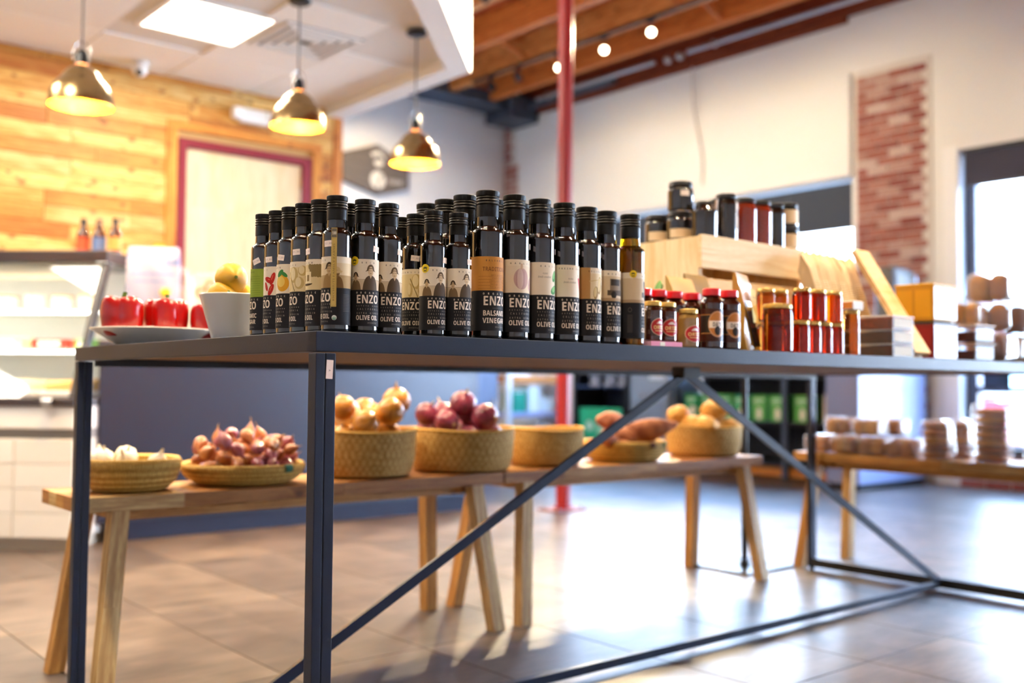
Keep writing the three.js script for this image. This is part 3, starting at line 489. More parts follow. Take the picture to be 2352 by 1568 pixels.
// --- basket 3: yellow onions
softBasket(0.172, 0.15, 'round woven basket of yellow onions behind the near table leg', [1.80, BT, -2.90], true);
dropPile(Array.from({ length: 14 }, (_, i) => 0.041 + 0.006 * ((i * 3) % 4) / 3), 1.80, BT + 0.085, -2.90, 0.162, 47, () => 0, 60).forEach(([x, y, z, r], i) => {
  const pale = i % 6 === 3, t = bulb('onion', pale ? skM.pale : skM.yellow, r, pale ? 'pale cream onion among the yellow onions' : 'golden yellow onion in the round basket', 'onion', pale ? 'pale onions in the basket' : 'yellow onions in the basket'); t.position.set(x, y, z); t.rotation.set(rr(-1.2, 1.2), rr(0, 6), rr(-1.2, 1.2));
});
// --- basket 4: red onions
softBasket(0.19, 0.145, 'round woven basket of red onions straddling the two benches', [2.20, BT, -2.90], true);
dropPile(Array.from({ length: 14 }, (_, i) => 0.041 + 0.007 * ((i * 3) % 4) / 3), 2.20, BT + 0.078, -2.90, 0.178, 53, () => 0, 60).forEach(([x, y, z, r], i) => {
  const t = bulb('onion', skM.red, r, 'purple-red onion in the round basket', 'onion', 'red onions in the basket'); t.position.set(x, y, z); t.rotation.set(rr(-1.3, 1.3), rr(0, 6), rr(-1.3, 1.3));
});
// --- basket 5: empty
softBasket(0.146, 0.137, 'empty round woven basket between red onions and sweet potatoes', [2.60, BT, -2.90]);
// --- basket 6: sweet potatoes
coilBasket(0.172, 0.12, 0.078, 'coiled tray of sweet potatoes with coloured stitched marks on its rim', [3.02, BT, -2.89], [[-0.75, 0xb0234a], [-1.15, 0x55602c], [-1.6, 0x5a3420], [-0.42, 0x35513a]]);
const sweetG = [potatoG(3, 0.118, 0.042, 0.044, 0.10), potatoG(8, 0.095, 0.038, 0.04, -0.06), potatoG(14, 0.085, 0.038, 0.038, 0.05)];
[[3.02, 0.052, -2.93, 0.2, 1], [2.96, 0.05, -2.83, 1.0, 2], [3.08, 0.052, -2.82, -0.7, 2], [2.93, 0.052, -2.95, -0.9, 1], [3.12, 0.055, -2.93, 0.5, 2], [3.00, 0.098, -2.86, -0.3, 1], [3.03, 0.112, -2.93, 0.4, 2], [3.08, 0.125, -2.81, -0.62, 0], [2.90, 0.092, -2.86, 0.8, 2], [2.985, 0.158, -2.93, 0.1, 1]].forEach(([x, y, z, a, g], i) => {
  const s = solo('sweet_potato', sweetG[g], skM.sweet, ['', '', '', '', '', '', '', 'longest brown sweet potato lying across the front of the tray', '', ''][i] || 'reddish brown sweet potato in the coiled tray', 'sweet potato', [x, BT + y, z], a, i === 7 ? undefined : 'sweet potatoes in the tray'); s.rotation.z = rr(-0.15, 0.15);
});
// --- basket 7: potatoes
softBasket(0.165, 0.13, 'round woven basket of large golden potatoes at the right bench end', [3.53, BT, -2.90]);
const potG = [potatoG(20, 0.075, 0.042, 0.05, 0.02), potatoG(27, 0.066, 0.045, 0.048, -0.02)];
dropPile(Array.from({ length: 12 }, () => 0.045), 3.53, BT + 0.02, -2.90, 0.158, 61, () => 0, 60).map(([x, y, z], i) => [x, y - BT, z, i * 1.3]).forEach(([x, y, z, a], i) => solo('potato', potG[i % 2], skM.potato, 'golden potato in the right-hand woven basket', 'potato', [x, BT + y, z], a, 'golden potatoes in the basket'));
{ const s = solo('potato', potG[1], skM.potato, 'golden potato standing on end on top of the others', 'potato', [3.575, BT + 0.20, -2.87], 0.2); s.rotation.z = 1.25; }

// ================================================================ PEPPERS AND LEMONS
{
  const p = thing('serving_plate', 'shallow white oval plate carrying red bell peppers', 'plate', [0.958, TT, -2.53]);
  const oval = (g) => warp(g, (v) => { v.x *= 1.06; v.z *= 1.06; });
  part('dish', oval(lathe([[0, 0.002], [0.07, 0.002], [0.076, 0.0], [0.082, 0.003], [0.1, 0.014], [0.13, 0.034], [0.142, 0.041], [0.143, 0.044], [0.138, 0.0435], [0.1, 0.02], [0.08, 0.009], [0, 0.008]], 72)), phys(0xe9e4dc, 0.2, { clearcoat: 0.6, clearcoatRoughness: 0.1 }), p);
  const skinRed = phys(0xa00302, 0.28, { clearcoat: 0.45, clearcoatRoughness: 0.12 }), stemG = std(0x4a6a22, 0.7);
  const pg = warp(new THREE.SphereGeometry(1, 64, 40), (v) => {
    const a = Math.atan2(v.z, v.x), y = v.y, rad = Math.hypot(v.x, v.z); let k = 1 + 0.2 * Math.pow(Math.abs(Math.cos(a * 2)), 0.7) - 0.13; let yy = y * 0.92; const box = Math.pow(1 - Math.pow(Math.abs(y), 4), 0.25) / Math.max(0.001, Math.sqrt(1 - y * y)); k *= Math.min(1.7, box) * (y < 0 ? 1 + 0.14 * y : 1);
    v.x *= k * 0.84; v.z *= k * 0.84; const rr2 = Math.hypot(v.x, v.z); if (y > 0.3) yy -= 0.42 * Math.exp(-rr2 * rr2 * 9) * (y - 0.3) - 0.05 * Math.cos(4 * a) * rr2; if (y < -0.3) yy += 0.3 * Math.exp(-rr2 * rr2 * 7); v.y = yy;
  });
  [[0.868, -2.505, 0.0595, 0.3, 'leftmost red bell pepper on the white plate'], [0.976, -2.505, 0.060, 1.1, 'middle red bell pepper on the white plate'], [1.068, -2.465, 0.054, 2.0, 'red bell pepper half hidden behind the lemon bowl'], [0.985, -2.61, 0.048, 0.7, 'red bell pepper at the back of the white plate']].forEach(([x, z, r, a, label]) => {
    const t = thing('bell_pepper', label, 'pepper', [x, TT + 0.018 + r * 0.86, z], a); t.scale.set(r, r * 0.98, r);
    part('flesh', pg, skinRed, t); part('stem', tube([[0, 0.5, 0], [0.03, 0.8, 0.02], [0.1, 1.05, 0.03]], 0.09, 10, 8), stemG, t);
  });
  const b = thing('white_bowl', 'white tapered ceramic bowl of lemons', 'bowl', [0.918, TT, -2.0]);
  part('body', lathe([[0, 0.003], [0.036, 0.003], [0.037, 0], [0.040, 0.002], [0.048, 0.03], [0.058, 0.065], [0.066, 0.093], [0.0662, 0.0955], [0.0635, 0.0955], [0.056, 0.066], [0.045, 0.03], [0.036, 0.008], [0, 0.008]], 64), phys(0xe6e1da, 0.22, { clearcoat: 0.6, clearcoatRoughness: 0.1 }), b);
  const lm = phys(0xe6b000, 0.4, { bumpMap: fineBump, bumpScale: 0.0008, clearcoat: 0.25, clearcoatRoughness: 0.3 });
  const lg = lathe([[0, -1.32], [0.1, -1.3], [0.17, -1.18], [0.4, -1.0], [0.75, -0.66], [0.95, -0.2], [0.97, 0.2], [0.78, 0.65], [0.45, 0.98], [0.2, 1.14], [0.1, 1.2], [0, 1.2]], 32);
  [[0.908, 0.128, -1.985, 1.5, 0.4, 0.2, 'lemon on top of the pile in the white bowl'], [0.888, 0.092, -1.985, 1.4, 1.2, 0, 'lemon at the left of the white bowl'], [0.948, 0.092, -2.012, 1.6, 2.2, 0, 'lemon at the right of the white bowl'], [0.918, 0.048, -2.0, 0.5, 0.3, 0.4, 'lowest lemon in the white bowl'], [0.915, 0.092, -2.042, 1.5, 0.1, 0.1, 'lemon at the back of the white bowl']].forEach(([x, y, z, a, c, d, label], i) => {
    const t = thing('lemon', label, 'lemon', [x, TT + y, z]); t.rotation.set(a, c, d); t.scale.setScalar(i === 0 ? 0.0335 : 0.029); part('rind', lg, lm, t); part('stem_end', cyl(0.09, 0.12, 0.05, 8, 0, 1.2, 0), std(0x6f7a2a, 0.8), t);
  });
}

// ================================================================ OIL AND VINEGAR BOTTLES
const capM = phys(0x070708, 0.4, { specularIntensity: 0.6 }), glassDark = phys(0x060504, 0.04, { ior: 1.5, clearcoat: 1, clearcoatRoughness: 0.03 });
const glassOlive = phys(0xffffff, 0.02, { transmission: 1, thickness: 0.05, ior: 1.45, attenuationColor: new THREE.Color(0.42, 0.30, 0.02), attenuationDistance: 0.02 });
function capGeo(r, k) {   // knurled top, three thread beads, skirt; y from 0 (bottom of the skirt) up to k
  const pts = [], seg = 96, rows = [[r, 0], [r, k * 0.42], [r * 0.96, k * 0.43], [r * 0.94, k * 0.45], [r * 1.02, k * 0.48], [r * 1.04, k * 0.505], [r * 1.02, k * 0.53], [r * 0.94, k * 0.56], [r * 1.02, k * 0.59], [r * 1.04, k * 0.615], [r * 1.02, k * 0.64], [r * 0.94, k * 0.67], [r * 1.0, k * 0.70], [r * 1.02, k * 0.725], [r * 1.0, k * 0.75], [r * 0.93, k * 0.78], [r * 0.94, k * 0.79], [r * 1.03, k * 0.80], [r * 1.03, k * 0.97], [r * 0.99, k * 0.995], [r * 0.9, k], [0, k]];
  const g = lathe(rows, seg); return warp(g, (v) => { if (v.y > k * 0.795 && v.y < k * 0.975) { const a = Math.round(Math.atan2(v.z, v.x) / (2 * Math.PI) * seg); const q = ((a % 2) + 2) % 2 ? 0.965 : 1.0; v.x *= q; v.z *= q; } });
}
function bottleKit(H, R) {
  const n = R * 0.70, sh = H * (1 - 0.275), top = H * (1 - 0.175);
  const body = [[0, 0.004], [R * 0.7, 0.003], [R * 0.9, 0.0], [R * 0.985, 0.003], [R, 0.008], [R, sh - 0.005], [R * 0.985, sh - 0.001], [R * 0.93, sh + 0.003], [R * 0.83, sh + 0.0045], [R * 0.745, sh + 0.006], [n, sh + 0.010], [n * 0.985, top - 0.002], [n * 0.98, top + 0.004], [0, top + 0.004]];
  const cap = capGeo(n * 1.015, H * 0.178); cap.translate(0, H - H * 0.178, 0);
  const y1 = H * (1 - 0.452), y0 = H * (1 - 0.945);
  const arc = 5.35, label = new THREE.CylinderGeometry(R + 0.0004, R + 0.0004, y1 - y0, 56, 1, true, -arc / 2, arc); label.translate(0, (y0 + y1) / 2, 0);
  const stick = (w, h, y, a, tilt) => { const g = new THREE.PlaneGeometry(w, h, 10, 1); g.rotateZ(tilt); const p = g.attributes.position; for (let i = 0; i < p.count; i++) { const t = p.getX(i) / R; p.setXYZ(i, Math.sin(t + a) * (R + 0.0008), p.getY(i) + y, Math.cos(t + a) * (R + 0.0008)); } g.computeVertexNormals(); return g; };
  return { H, R, body: lathe(body, 56), cap, label, y0, y1, stick };
}
const KS = bottleKit(0.235, 0.0248), KT = bottleKit(0.285, 0.0308);
// ---- printed labels
const INK = '#1f2027', CREAM = '#efe3cf';
function spaced(x, s, cx, y, px, gap, color, bold = true) { x.font = (bold ? 'bold ' : '') + px + 'px sans-serif'; x.fillStyle = color; x.textAlign = 'center'; const w = gap * (s.length - 1); for (let i = 0; i < s.length; i++) x.fillText(s[i], cx - w / 2 + i * gap, y); }
function narrow(x, s, left, y, px, sx, color) { x.save(); x.translate(left, y); x.scale(sx, 1); x.font = 'bold ' + px + 'px sans-serif'; x.textAlign = 'left'; x.fillStyle = color; x.fillText(s, 0, 0); x.restore(); }
function labelTex(title, art, kind = 'oil', bg = CREAM, size = '250 ml (8.5 fl oz)') {
  return canvasTex(900, 640, (x, w, h) => {
    x.fillStyle = bg; x.fillRect(0, 0, w, h); const s = h * 0.46, L = w / 2 - 160;
    if (art) { x.save(); x.beginPath(); x.rect(0, 0, w, s); x.clip(); art(x, w, s); x.restore(); }
    if (title) spaced(x, title, w / 2 - 20, 42, 22, title.length > 6 ? 30 : 48, kind === 'dark' ? '#5a3413' : '#3b3430');
    x.fillStyle = INK; x.fillRect(0, s, w, h - s);
    const T = '#efe0cf';
    spaced(x, 'ORGANIC', w / 2, s + 36, 24, 50, T);
    narrow(x, 'ENZO', L, s + 128, 112, 1.0, T);
    if (kind === 'oil') {
      spaced(x, 'ESTATE GROWN', w / 2, s + 158, 15, 27, '#b9aea4'); spaced(x, 'CALIFORNIA', w / 2, s + 192, 22, 30, '#c9bdb2', false); spaced(x, 'EXTRA VIRGIN', w / 2, s + 230, 22, 26, '#c9bdb2', false);
      narrow(x, 'OLIVE OIL', L, s + 286, 60, 0.98, T);
    } else { x.fillStyle = '#8d857d'; x.fillRect(w / 2 - 60, s + 150, 120, 2); narrow(x, 'BALSAMIC', L, s + 216, 62, 0.98, T); narrow(x, 'VINEGAR', L, s + 280, 62, 1.06, T); }
    x.font = '17px sans-serif'; x.textAlign = 'center'; x.fillStyle = '#a79d94'; x.fillText(size, w / 2 + 40, h - 26);
    // side panel: small emblem and a block of fine print
    x.strokeStyle = '#7d766f'; x.lineWidth = 3; x.beginPath(); x.arc(140, s + 70, 20, 0, 7); x.stroke(); x.fillStyle = '#57524f'; for (let i = 0; i < 16; i++) x.fillRect(110, s + 120 + i * 11, 62, 4);
    x.fillStyle = '#57524f'; for (let i = 0; i < 12; i++) x.fillRect(w - 170, s + 60 + i * 14, 110, 4);
  });
}
const sepia = { hi: '#d9c49f', mid: '#9a7b51', lo: '#4b3a28' };
function person(x, cx, base, k, hat, coat, face) { // head and shoulders in printed sepia
  x.fillStyle = coat; x.beginPath(); x.moveTo(cx - 70 * k, base); x.quadraticCurveTo(cx - 62 * k, base - 88 * k, cx - 16 * k, base - 100 * k); x.lineTo(cx + 16 * k, base - 100 * k); x.quadraticCurveTo(cx + 62 * k, base - 88 * k, cx + 70 * k, base); x.fill();
  x.fillStyle = face; x.beginPath(); x.ellipse(cx, base - 132 * k, 26 * k, 34 * k, 0, 0, 7); x.fill(); x.beginPath(); x.moveTo(cx - 12 * k, base - 102 * k); x.lineTo(cx + 12 * k, base - 102 * k); x.lineTo(cx, base - 78 * k); x.fill();
  x.fillStyle = sepia.lo; x.fillRect(cx - 12 * k, base - 138 * k, 6 * k, 4 * k); x.fillRect(cx + 6 * k, base - 138 * k, 6 * k, 4 * k); x.fillRect(cx - 7 * k, base - 117 * k, 14 * k, 3 * k);
  x.strokeStyle = hat; x.lineWidth = 15 * k; x.beginPath(); x.ellipse(cx, base - 138 * k, 27 * k, 34 * k, 0, Math.PI * 0.95, Math.PI * 0.05); x.stroke(); x.lineWidth = 5 * k; x.beginPath(); x.moveTo(cx - 44 * k, base - 128 * k); x.quadraticCurveTo(cx, base - 178 * k, cx + 44 * k, base - 128 * k); x.stroke();
}
const ART = {
  field: (x, w, s) => { x.fillStyle = '#d3c0a2'; x.fillRect(0, s - 96, w, 96); x.strokeStyle = '#84704f'; x.lineWidth = 3; x.beginPath(); x.moveTo(120, s - 102); x.lineTo(760, s - 96); x.stroke(); person(x, 280, s, 0.95, '#3a2f25', '#7a6448', '#c9ad86'); person(x, 462, s, 1.36, '#6a5844', '#5a4b3b', '#d9bf9a'); person(x, 660, s, 0.8, '#e6d6b8', '#8d7757', '#cbb088'); x.strokeStyle = '#5a4a38'; x.lineWidth = 4; x.beginPath(); for (let i = 0; i < 9; i++) x.lineTo(610 + 10 * Math.sin(i * 2), 78 + i * 13); x.stroke(); },
  men: (x, w, s) => { x.fillStyle = '#e6d3ae'; x.fillRect(0, 60, w, s); x.fillStyle = '#b79b6c'; x.fillRect(0, s - 120, w, 120); person(x, 560, s, 1.35, '#4a3826', '#a07f4c', '#c9a878'); person(x, 655, s, 1.1, '#cbb07e', '#7a5a30', '#8a6a42'); x.fillStyle = '#d8be8a'; x.beginPath(); x.ellipse(655, s - 150, 62, 14, -0.1, 0, 7); x.fill(); x.beginPath(); x.ellipse(655, s - 168, 36, 28, 0, Math.PI, 0); x.fill(); },
  barn: (x, w, s) => { x.fillStyle = '#e3cf9f'; x.fillRect(0, 50, w, s); x.fillStyle = '#8f7a4a'; for (let i = 0; i < 22; i++) { x.beginPath(); x.arc(520 + (i * 53) % 190, 70 + (i * 37) % 110, 26, 0, 7); x.fill(); } x.fillStyle = '#efe0b8'; x.fillRect(360, 120, 180, 130); x.fillStyle = '#8c7446'; x.fillRect(390, 150, 40, 60); x.fillRect(470, 150, 40, 60); x.fillStyle = '#4b3d26'; x.beginPath(); x.ellipse(470, 232, 90, 22, 0, 0, Math.PI); x.fill(); },
  truck: (x, w, s) => { x.fillStyle = '#d9c4a4'; x.fillRect(0, 55, w, s); x.fillStyle = '#8b7a66'; x.fillRect(330, 80, 330, 120); x.fillStyle = '#3a332c'; x.fillRect(340, 85, 130, 60); x.fillRect(500, 90, 150, 30); x.fillStyle = '#5a4e43'; x.fillRect(300, 190, 380, 50); x.fillStyle = '#2c2723'; for (const c of [380, 600]) { x.beginPath(); x.arc(c, 235, 36, 0, 7); x.fill(); } x.fillStyle = '#c6a98a'; x.beginPath(); x.arc(600, 235, 15, 0, 7); x.fill(); x.fillStyle = '#b59a7a'; x.fillRect(0, s - 30, w, 30); },
  garlic: (x, w, s) => { x.fillStyle = '#eadcc6'; x.fillRect(0, 55, w, s); for (const [cx, cy, k] of [[430, 170, 1.2], [590, 220, 0.9], [640, 110, 0.8]]) { x.fillStyle = '#c6a4a0'; x.beginPath(); x.ellipse(cx, cy, 74 * k, 78 * k, 0, 0, 7); x.fill(); x.fillStyle = '#dcc1bb'; x.beginPath(); x.ellipse(cx - 14 * k, cy, 30 * k, 76 * k, 0, 0, 7); x.fill(); x.fillStyle = '#a98488'; x.fillRect(cx + 22 * k, cy - 55 * k, 5, 110 * k); x.fillRect(cx - 48 * k, cy - 45 * k, 5, 95 * k); x.fillStyle = '#d6b69c'; x.fillRect(cx - 12 * k, cy - 112 * k, 22 * k, 42 * k); } },
  garlicPale: (x, w, s) => { x.fillStyle = '#e9d7a8'; x.fillRect(0, 55, w, s); for (const [cx, cy, a, b] of [[520, 130, 64, 78], [600, 210, 60, 60], [640, 90, 56, 50], [440, 220, 34, 70]]) { x.fillStyle = '#cdb377'; x.beginPath(); x.ellipse(cx, cy, a, b, 0, 0, 7); x.fill(); x.fillStyle = '#efe0b4'; x.beginPath(); x.ellipse(cx - 12, cy - 8, a * 0.62, b * 0.8, 0, 0, 7); x.fill(); } x.strokeStyle = '#7d6a35'; x.lineWidth = 9; x.beginPath(); x.moveTo(440, 100); x.lineTo(540, 290); x.stroke(); },
  olives: (x, w, s) => { x.fillStyle = '#ead7b0'; x.fillRect(0, 55, w, s); x.fillStyle = '#b98d52'; x.fillRect(0, 0, 340, s); for (const [cx, cy, a, b] of [[470, 165, 34, 84], [530, 225, 38, 70], [410, 235, 34, 60], [610, 170, 30, 80], [660, 225, 34, 60]]) { x.fillStyle = '#a88a55'; x.beginPath(); x.ellipse(cx, cy, a, b, 0.1, 0, 7); x.fill(); x.fillStyle = '#e2cb94'; x.beginPath(); x.ellipse(cx - 8, cy - 6, a * 0.6, b * 0.8, 0.1, 0, 7); x.fill(); } x.strokeStyle = '#d9bf8a'; x.lineWidth = 10; x.beginPath(); x.moveTo(330, 130); x.lineTo(560, 95); x.stroke(); },
  basil: (x, w, s) => { x.font = 'italic 24px serif'; x.fillStyle = '#7b6f62'; x.textAlign = 'center'; x.fillText('fresh crushed', 380, 140); x.font = '20px sans-serif'; x.fillText('FUSED', 385, 108); for (const [cx, cy, a, b, t] of [[520, 120, 34, 58, 0.5], [575, 165, 40, 62, -0.3], [520, 245, 66, 38, -0.4], [610, 90, 30, 50, 0.2], [640, 200, 40, 52, 0.6]]) { x.fillStyle = '#3f8a45'; x.beginPath(); x.ellipse(cx, cy, a, b, t, 0, 7); x.fill(); x.fillStyle = '#7ebd72'; x.beginPath(); x.ellipse(cx - 8, cy - 8, a * 0.55, b * 0.7, t, 0, 7); x.fill(); } },
  chili: (x, w, s) => { x.font = 'italic 24px serif'; x.fillStyle = '#7b6f62'; x.textAlign = 'center'; x.fillText('fresh crushed', 390, 168); x.font = '20px sans-serif'; x.fillText('FUSED', 395, 136); for (const [cx, cy, t, k] of [[545, 170, -0.35, 1], [610, 130, -0.5, 0.9], [620, 220, -0.2, 0.9]]) { x.save(); x.translate(cx, cy); x.rotate(t); x.fillStyle = '#c2263c'; x.beginPath(); x.moveTo(-22 * k, -60 * k); x.quadraticCurveTo(40 * k, -70 * k, 26 * k, 0); x.quadraticCurveTo(20 * k, 60 * k, 4 * k, 92 * k); x.quadraticCurveTo(-34 * k, 20 * k, -22 * k, -60 * k); x.fill(); x.fillStyle = '#e8798a'; x.fillRect(-10 * k, -40 * k, 7 * k, 60 * k); x.strokeStyle = '#4c6b2c'; x.lineWidth = 6; x.beginPath(); x.moveTo(0, -62 * k); x.lineTo(-14 * k, -92 * k); x.stroke(); x.restore(); } },
  chiliRed: (x, w, s) => { for (const [cx, cy, t, k] of [[560, 140, 1.9, 1.1], [610, 125, 0.4, 1.1], [520, 205, -0.4, 0.8], [590, 240, 0.5, 1.1]]) { x.save(); x.translate(cx, cy); x.rotate(t); x.fillStyle = '#c0241c'; x.beginPath(); x.ellipse(0, 0, 26 * k, 62 * k, 0, 0, 7); x.fill(); x.fillStyle = '#ea7a5c'; x.fillRect(-10 * k, -34 * k, 7 * k, 50 * k); x.restore(); } },
  lemon: (x, w, s) => { x.fillStyle = '#e6a92c'; x.beginPath(); x.ellipse(560, 190, 92, 84, 0.3, 0, 7); x.fill(); x.fillStyle = '#f5d46a'; x.beginPath(); x.ellipse(540, 175, 58, 54, 0.3, 0, 7); x.fill(); x.fillStyle = '#3f8a45'; x.beginPath(); x.ellipse(530, 92, 54, 26, -0.6, 0, 7); x.fill(); x.beginPath(); x.ellipse(590, 104, 46, 20, 0.5, 0, 7); x.fill(); },
  lines: (color) => (x, w, s) => { x.fillStyle = color; x.font = 'bold 50px sans-serif'; x.textAlign = 'center'; x.fillText('TRADITIONAL', w / 2, 126); x.font = '18px sans-serif'; ['aged in oak barrels', 'smooth & bright', 'a family estate vinegar', 'barrel aged in wood', 'from our own grapes'].forEach((t, i) => { x.fillText(t, w / 2, 166 + i * 26); x.fillRect(w / 2 - 210, 172 + i * 26, 420, 2); }); },
  green: (x, w, s) => { x.fillStyle = '#6a8528'; for (let i = 0; i < 9; i++) x.fillRect(w / 2 - 180, 80 + i * 24, 360, 3); x.font = 'bold 34px sans-serif'; x.textAlign = 'center'; x.fillText('WHITE', w / 2, 120); },
};
const LB = {
  green: labelTex('BALSAMIC', ART.green, 'vin', '#92ab3c'), chiliS: labelTex('CHILI', ART.chiliRed), lemon: labelTex('LEMON', ART.lemon), garlicS: labelTex('GARLIC', ART.garlicPale), barn: labelTex('MEDIUM', ART.barn), men: labelTex('BOLD', ART.men), bold: labelTex('BOLD', ART.field),
  trad: labelTex('BALSAMIC', ART.lines('#7d4a1c'), 'vin', '#c88a3c', '500 ml (16.9 fl oz)'), garlicT: labelTex('GARLIC', ART.garlic, 'oil', CREAM, '500 ml (16.9 fl oz)'), basil: labelTex('BASIL', ART.basil, 'oil', CREAM, '500 ml (16.9 fl oz)'), fresno: labelTex('FRESNO CHILI', ART.chili, 'oil', CREAM, '500 ml (16.9 fl oz)'), olives: labelTex('DELICATE', ART.olives, 'oil', CREAM, '500 ml (16.9 fl oz)'), truck: labelTex('MEDIUM', ART.truck, 'oil', CREAM, '500 ml (16.9 fl oz)'),
};
const LM = Object.fromEntries(Object.entries(LB).map(([k, t]) => [k, phys(0xf2f0ee, 0.6, { map: t, side: THREE.DoubleSide, specularIntensity: 0.5 })]));
const priceM = std(0xffffff, 0.6, 0, { side: THREE.DoubleSide, map: canvasTex(160, 110, (x, w, h) => { x.fillStyle = '#f4e4dc'; x.fillRect(0, 0, w, h); x.fillStyle = '#8a6f78'; x.font = '46px monospace'; x.textAlign = 'center'; x.fillText('17.99', w / 2, 72); }) });
const sealM = std(0xffffff, 0.5, 0, { side: THREE.DoubleSide, alphaTest: 0.5, map: canvasTex(256, 256, (x, w, h) => { x.clearRect(0, 0, w, h); x.fillStyle = '#e3c417'; x.beginPath(); x.arc(128, 128, 124, 0, 7); x.fill(); x.fillStyle = '#1f2a18'; x.strokeStyle = '#1f2a18'; for (const a of [-0.9, -0.45, 0, 0.45, 0.9]) { x.save(); x.translate(128, 158); x.rotate(a); x.beginPath(); x.ellipse(0, -58, 12, 30, 0, 0, 7); x.fill(); x.restore(); } x.lineWidth = 16; x.beginPath(); x.arc(128, 120, 66, 0.5, Math.PI - 0.5); x.stroke(); x.fillRect(70, 198, 116, 16); }) });
const bandM = std(0xffffff, 0.55, 0, { side: THREE.DoubleSide, map: canvasTex(128, 1024, (x, w, h) => { x.fillStyle = '#c9a956'; x.fillRect(0, 0, w, h); x.fillStyle = '#6b6250'; x.fillRect(8, 8, w - 16, 118); x.font = 'bold 56px serif'; x.fillStyle = '#efe6cc'; x.textAlign = 'center'; x.fillText('100', 64, 88); x.strokeStyle = '#6a5a2c'; x.setLineDash([8, 8]); x.lineWidth = 4; x.strokeRect(14, 140, w - 28, h - 156); x.save(); x.translate(84, 580); x.rotate(-Math.PI / 2); x.font = '58px serif'; x.fillStyle = '#6a5a2c'; x.fillText('RICCHIUTI FAMILY FARMS', 0, 0); x.restore(); }) });
const usdaM = std(0xffffff, 0.5, 0, { side: THREE.DoubleSide, alphaTest: 0.5, map: canvasTex(128, 128, (x, w, h) => { x.clearRect(0, 0, w, h); x.fillStyle = '#e9e9e0'; x.beginPath(); x.arc(64, 64, 62, 0, 7); x.fill(); x.fillStyle = '#2f8a6a'; x.beginPath(); x.arc(64, 64, 54, 0, Math.PI); x.fill(); x.fillStyle = '#3a8f78'; x.font = 'bold 30px sans-serif'; x.textAlign = 'center'; x.fillText('USDA', 64, 56); x.fillStyle = '#fff'; x.font = 'bold 21px sans-serif'; x.fillText('ORGANIC', 64, 92); }) });

function bottle(kit, lab, x, z, yaw, label, group, opts = {}) {
  const t = thing('oil_bottle', label, 'bottle', [x, TT, z], yaw, group);
  part('glass', kit.body, opts.glass || glassDark, t); part('cap', kit.cap, capM, t); part('label', kit.label, LM[lab], t);
  if (opts.price !== undefined) part('price_sticker', kit.stick(0.0155, 0.0105, kit.y1 + (opts.py ?? 0.012), opts.price, opts.tilt ?? 0.05), priceM, t);
  if (opts.seal !== undefined) part('seal', kit.stick(0.0165, 0.0165, kit.y1 - 0.003, opts.seal, 0), sealM, t);
  if (opts.band) { part('paper_band', kit.stick(0.0095, kit.H * 0.57, kit.H * 0.47, 0.98, 0), bandM, t); part('round_mark', kit.stick(0.0085, 0.0085, kit.y0 + 0.012, 1.05, 0), usdaM, t); }
  return t;
}
const L = -Math.PI / 2;
// left-hand row, facing the table's left end (near to far)
bottle(KS, 'men', 0.893, -1.535, L - 0.10, 'corner bottle with sepia portrait label and tall gold paper band', undefined, { price: 0.55, band: true, py: 0.022 });
bottle(KS, 'barn', 0.892, -1.588, L - 0.15, 'small bottle with sepia farmhouse label, next behind the corner bottle', undefined, { price: 0.1, py: 0.014 });
bottle(KS, 'garlicS', 0.889, -1.640, L - 0.18, 'small bottle with cream garlic label facing the table end', undefined, { price: 0.62, py: 0.017 });
bottle(KS, 'lemon', 0.889, -1.692, L - 0.2, 'small bottle with lemon label facing the table end', undefined, { price: 0.5, py: 0.012, tilt: -0.15 });
bottle(KS, 'chiliS', 0.890, -1.745, L - 0.22, 'small bottle with red chilli label facing the table end', undefined, { price: 0.6, py: 0.013 });
bottle(KS, 'green', 0.889, -1.798, L - 0.24, 'small vinegar bottle with green label at the far end of the left row', undefined, { price: 0.72, py: 0.014, tilt: 0.4 });
// front small ones
bottle(KS, 'bold', 0.948, -1.533, -0.17, 'small bottle with hat-portrait label right beside the corner bottle', undefined, { price: 0.55, seal: -1.12, tilt: -0.1, py: 0.018 });
bottle(KS, 'bold', 1.000, -1.538, -0.15, 'small bottle with hat-portrait label, third along the front edge', undefined, { price: 0.6, tilt: -0.1, py: 0.018 });
bottle(KS, 'bold', 1.103, -1.544, -0.08, 'small bottle with hat-portrait label and yellow seal at its left', undefined, { price: 0.55, seal: -1.15, tilt: -0.05, py: 0.013 });
bottle(KS, 'bold', 1.153, -1.533, -0.02, 'small bottle with hat-portrait label just left of the orange-label bottle', undefined, { price: 0.42, py: 0.013 });
// second-row small ones
bottle(KS, 'bold', 0.947, -1.590, -0.4, 'small bottle behind the one beside the corner bottle', undefined, {});
bottle(KS, 'bold', 1.004, -1.592, -0.3, 'small bottle behind the third one of the front edge', undefined, {});
bottle(KS, 'garlicS', 1.101, -1.598, -0.95, 'small bottle with garlic label turned left behind the yellow-seal bottle', undefined, { price: 0.3, py: 0.02, tilt: -0.1 });
bottle(KS, 'garlicS', 1.103, -1.651, -1.0, 'rearmost small bottle with garlic label turned left', undefined, { price: 0.3, py: 0.012 });
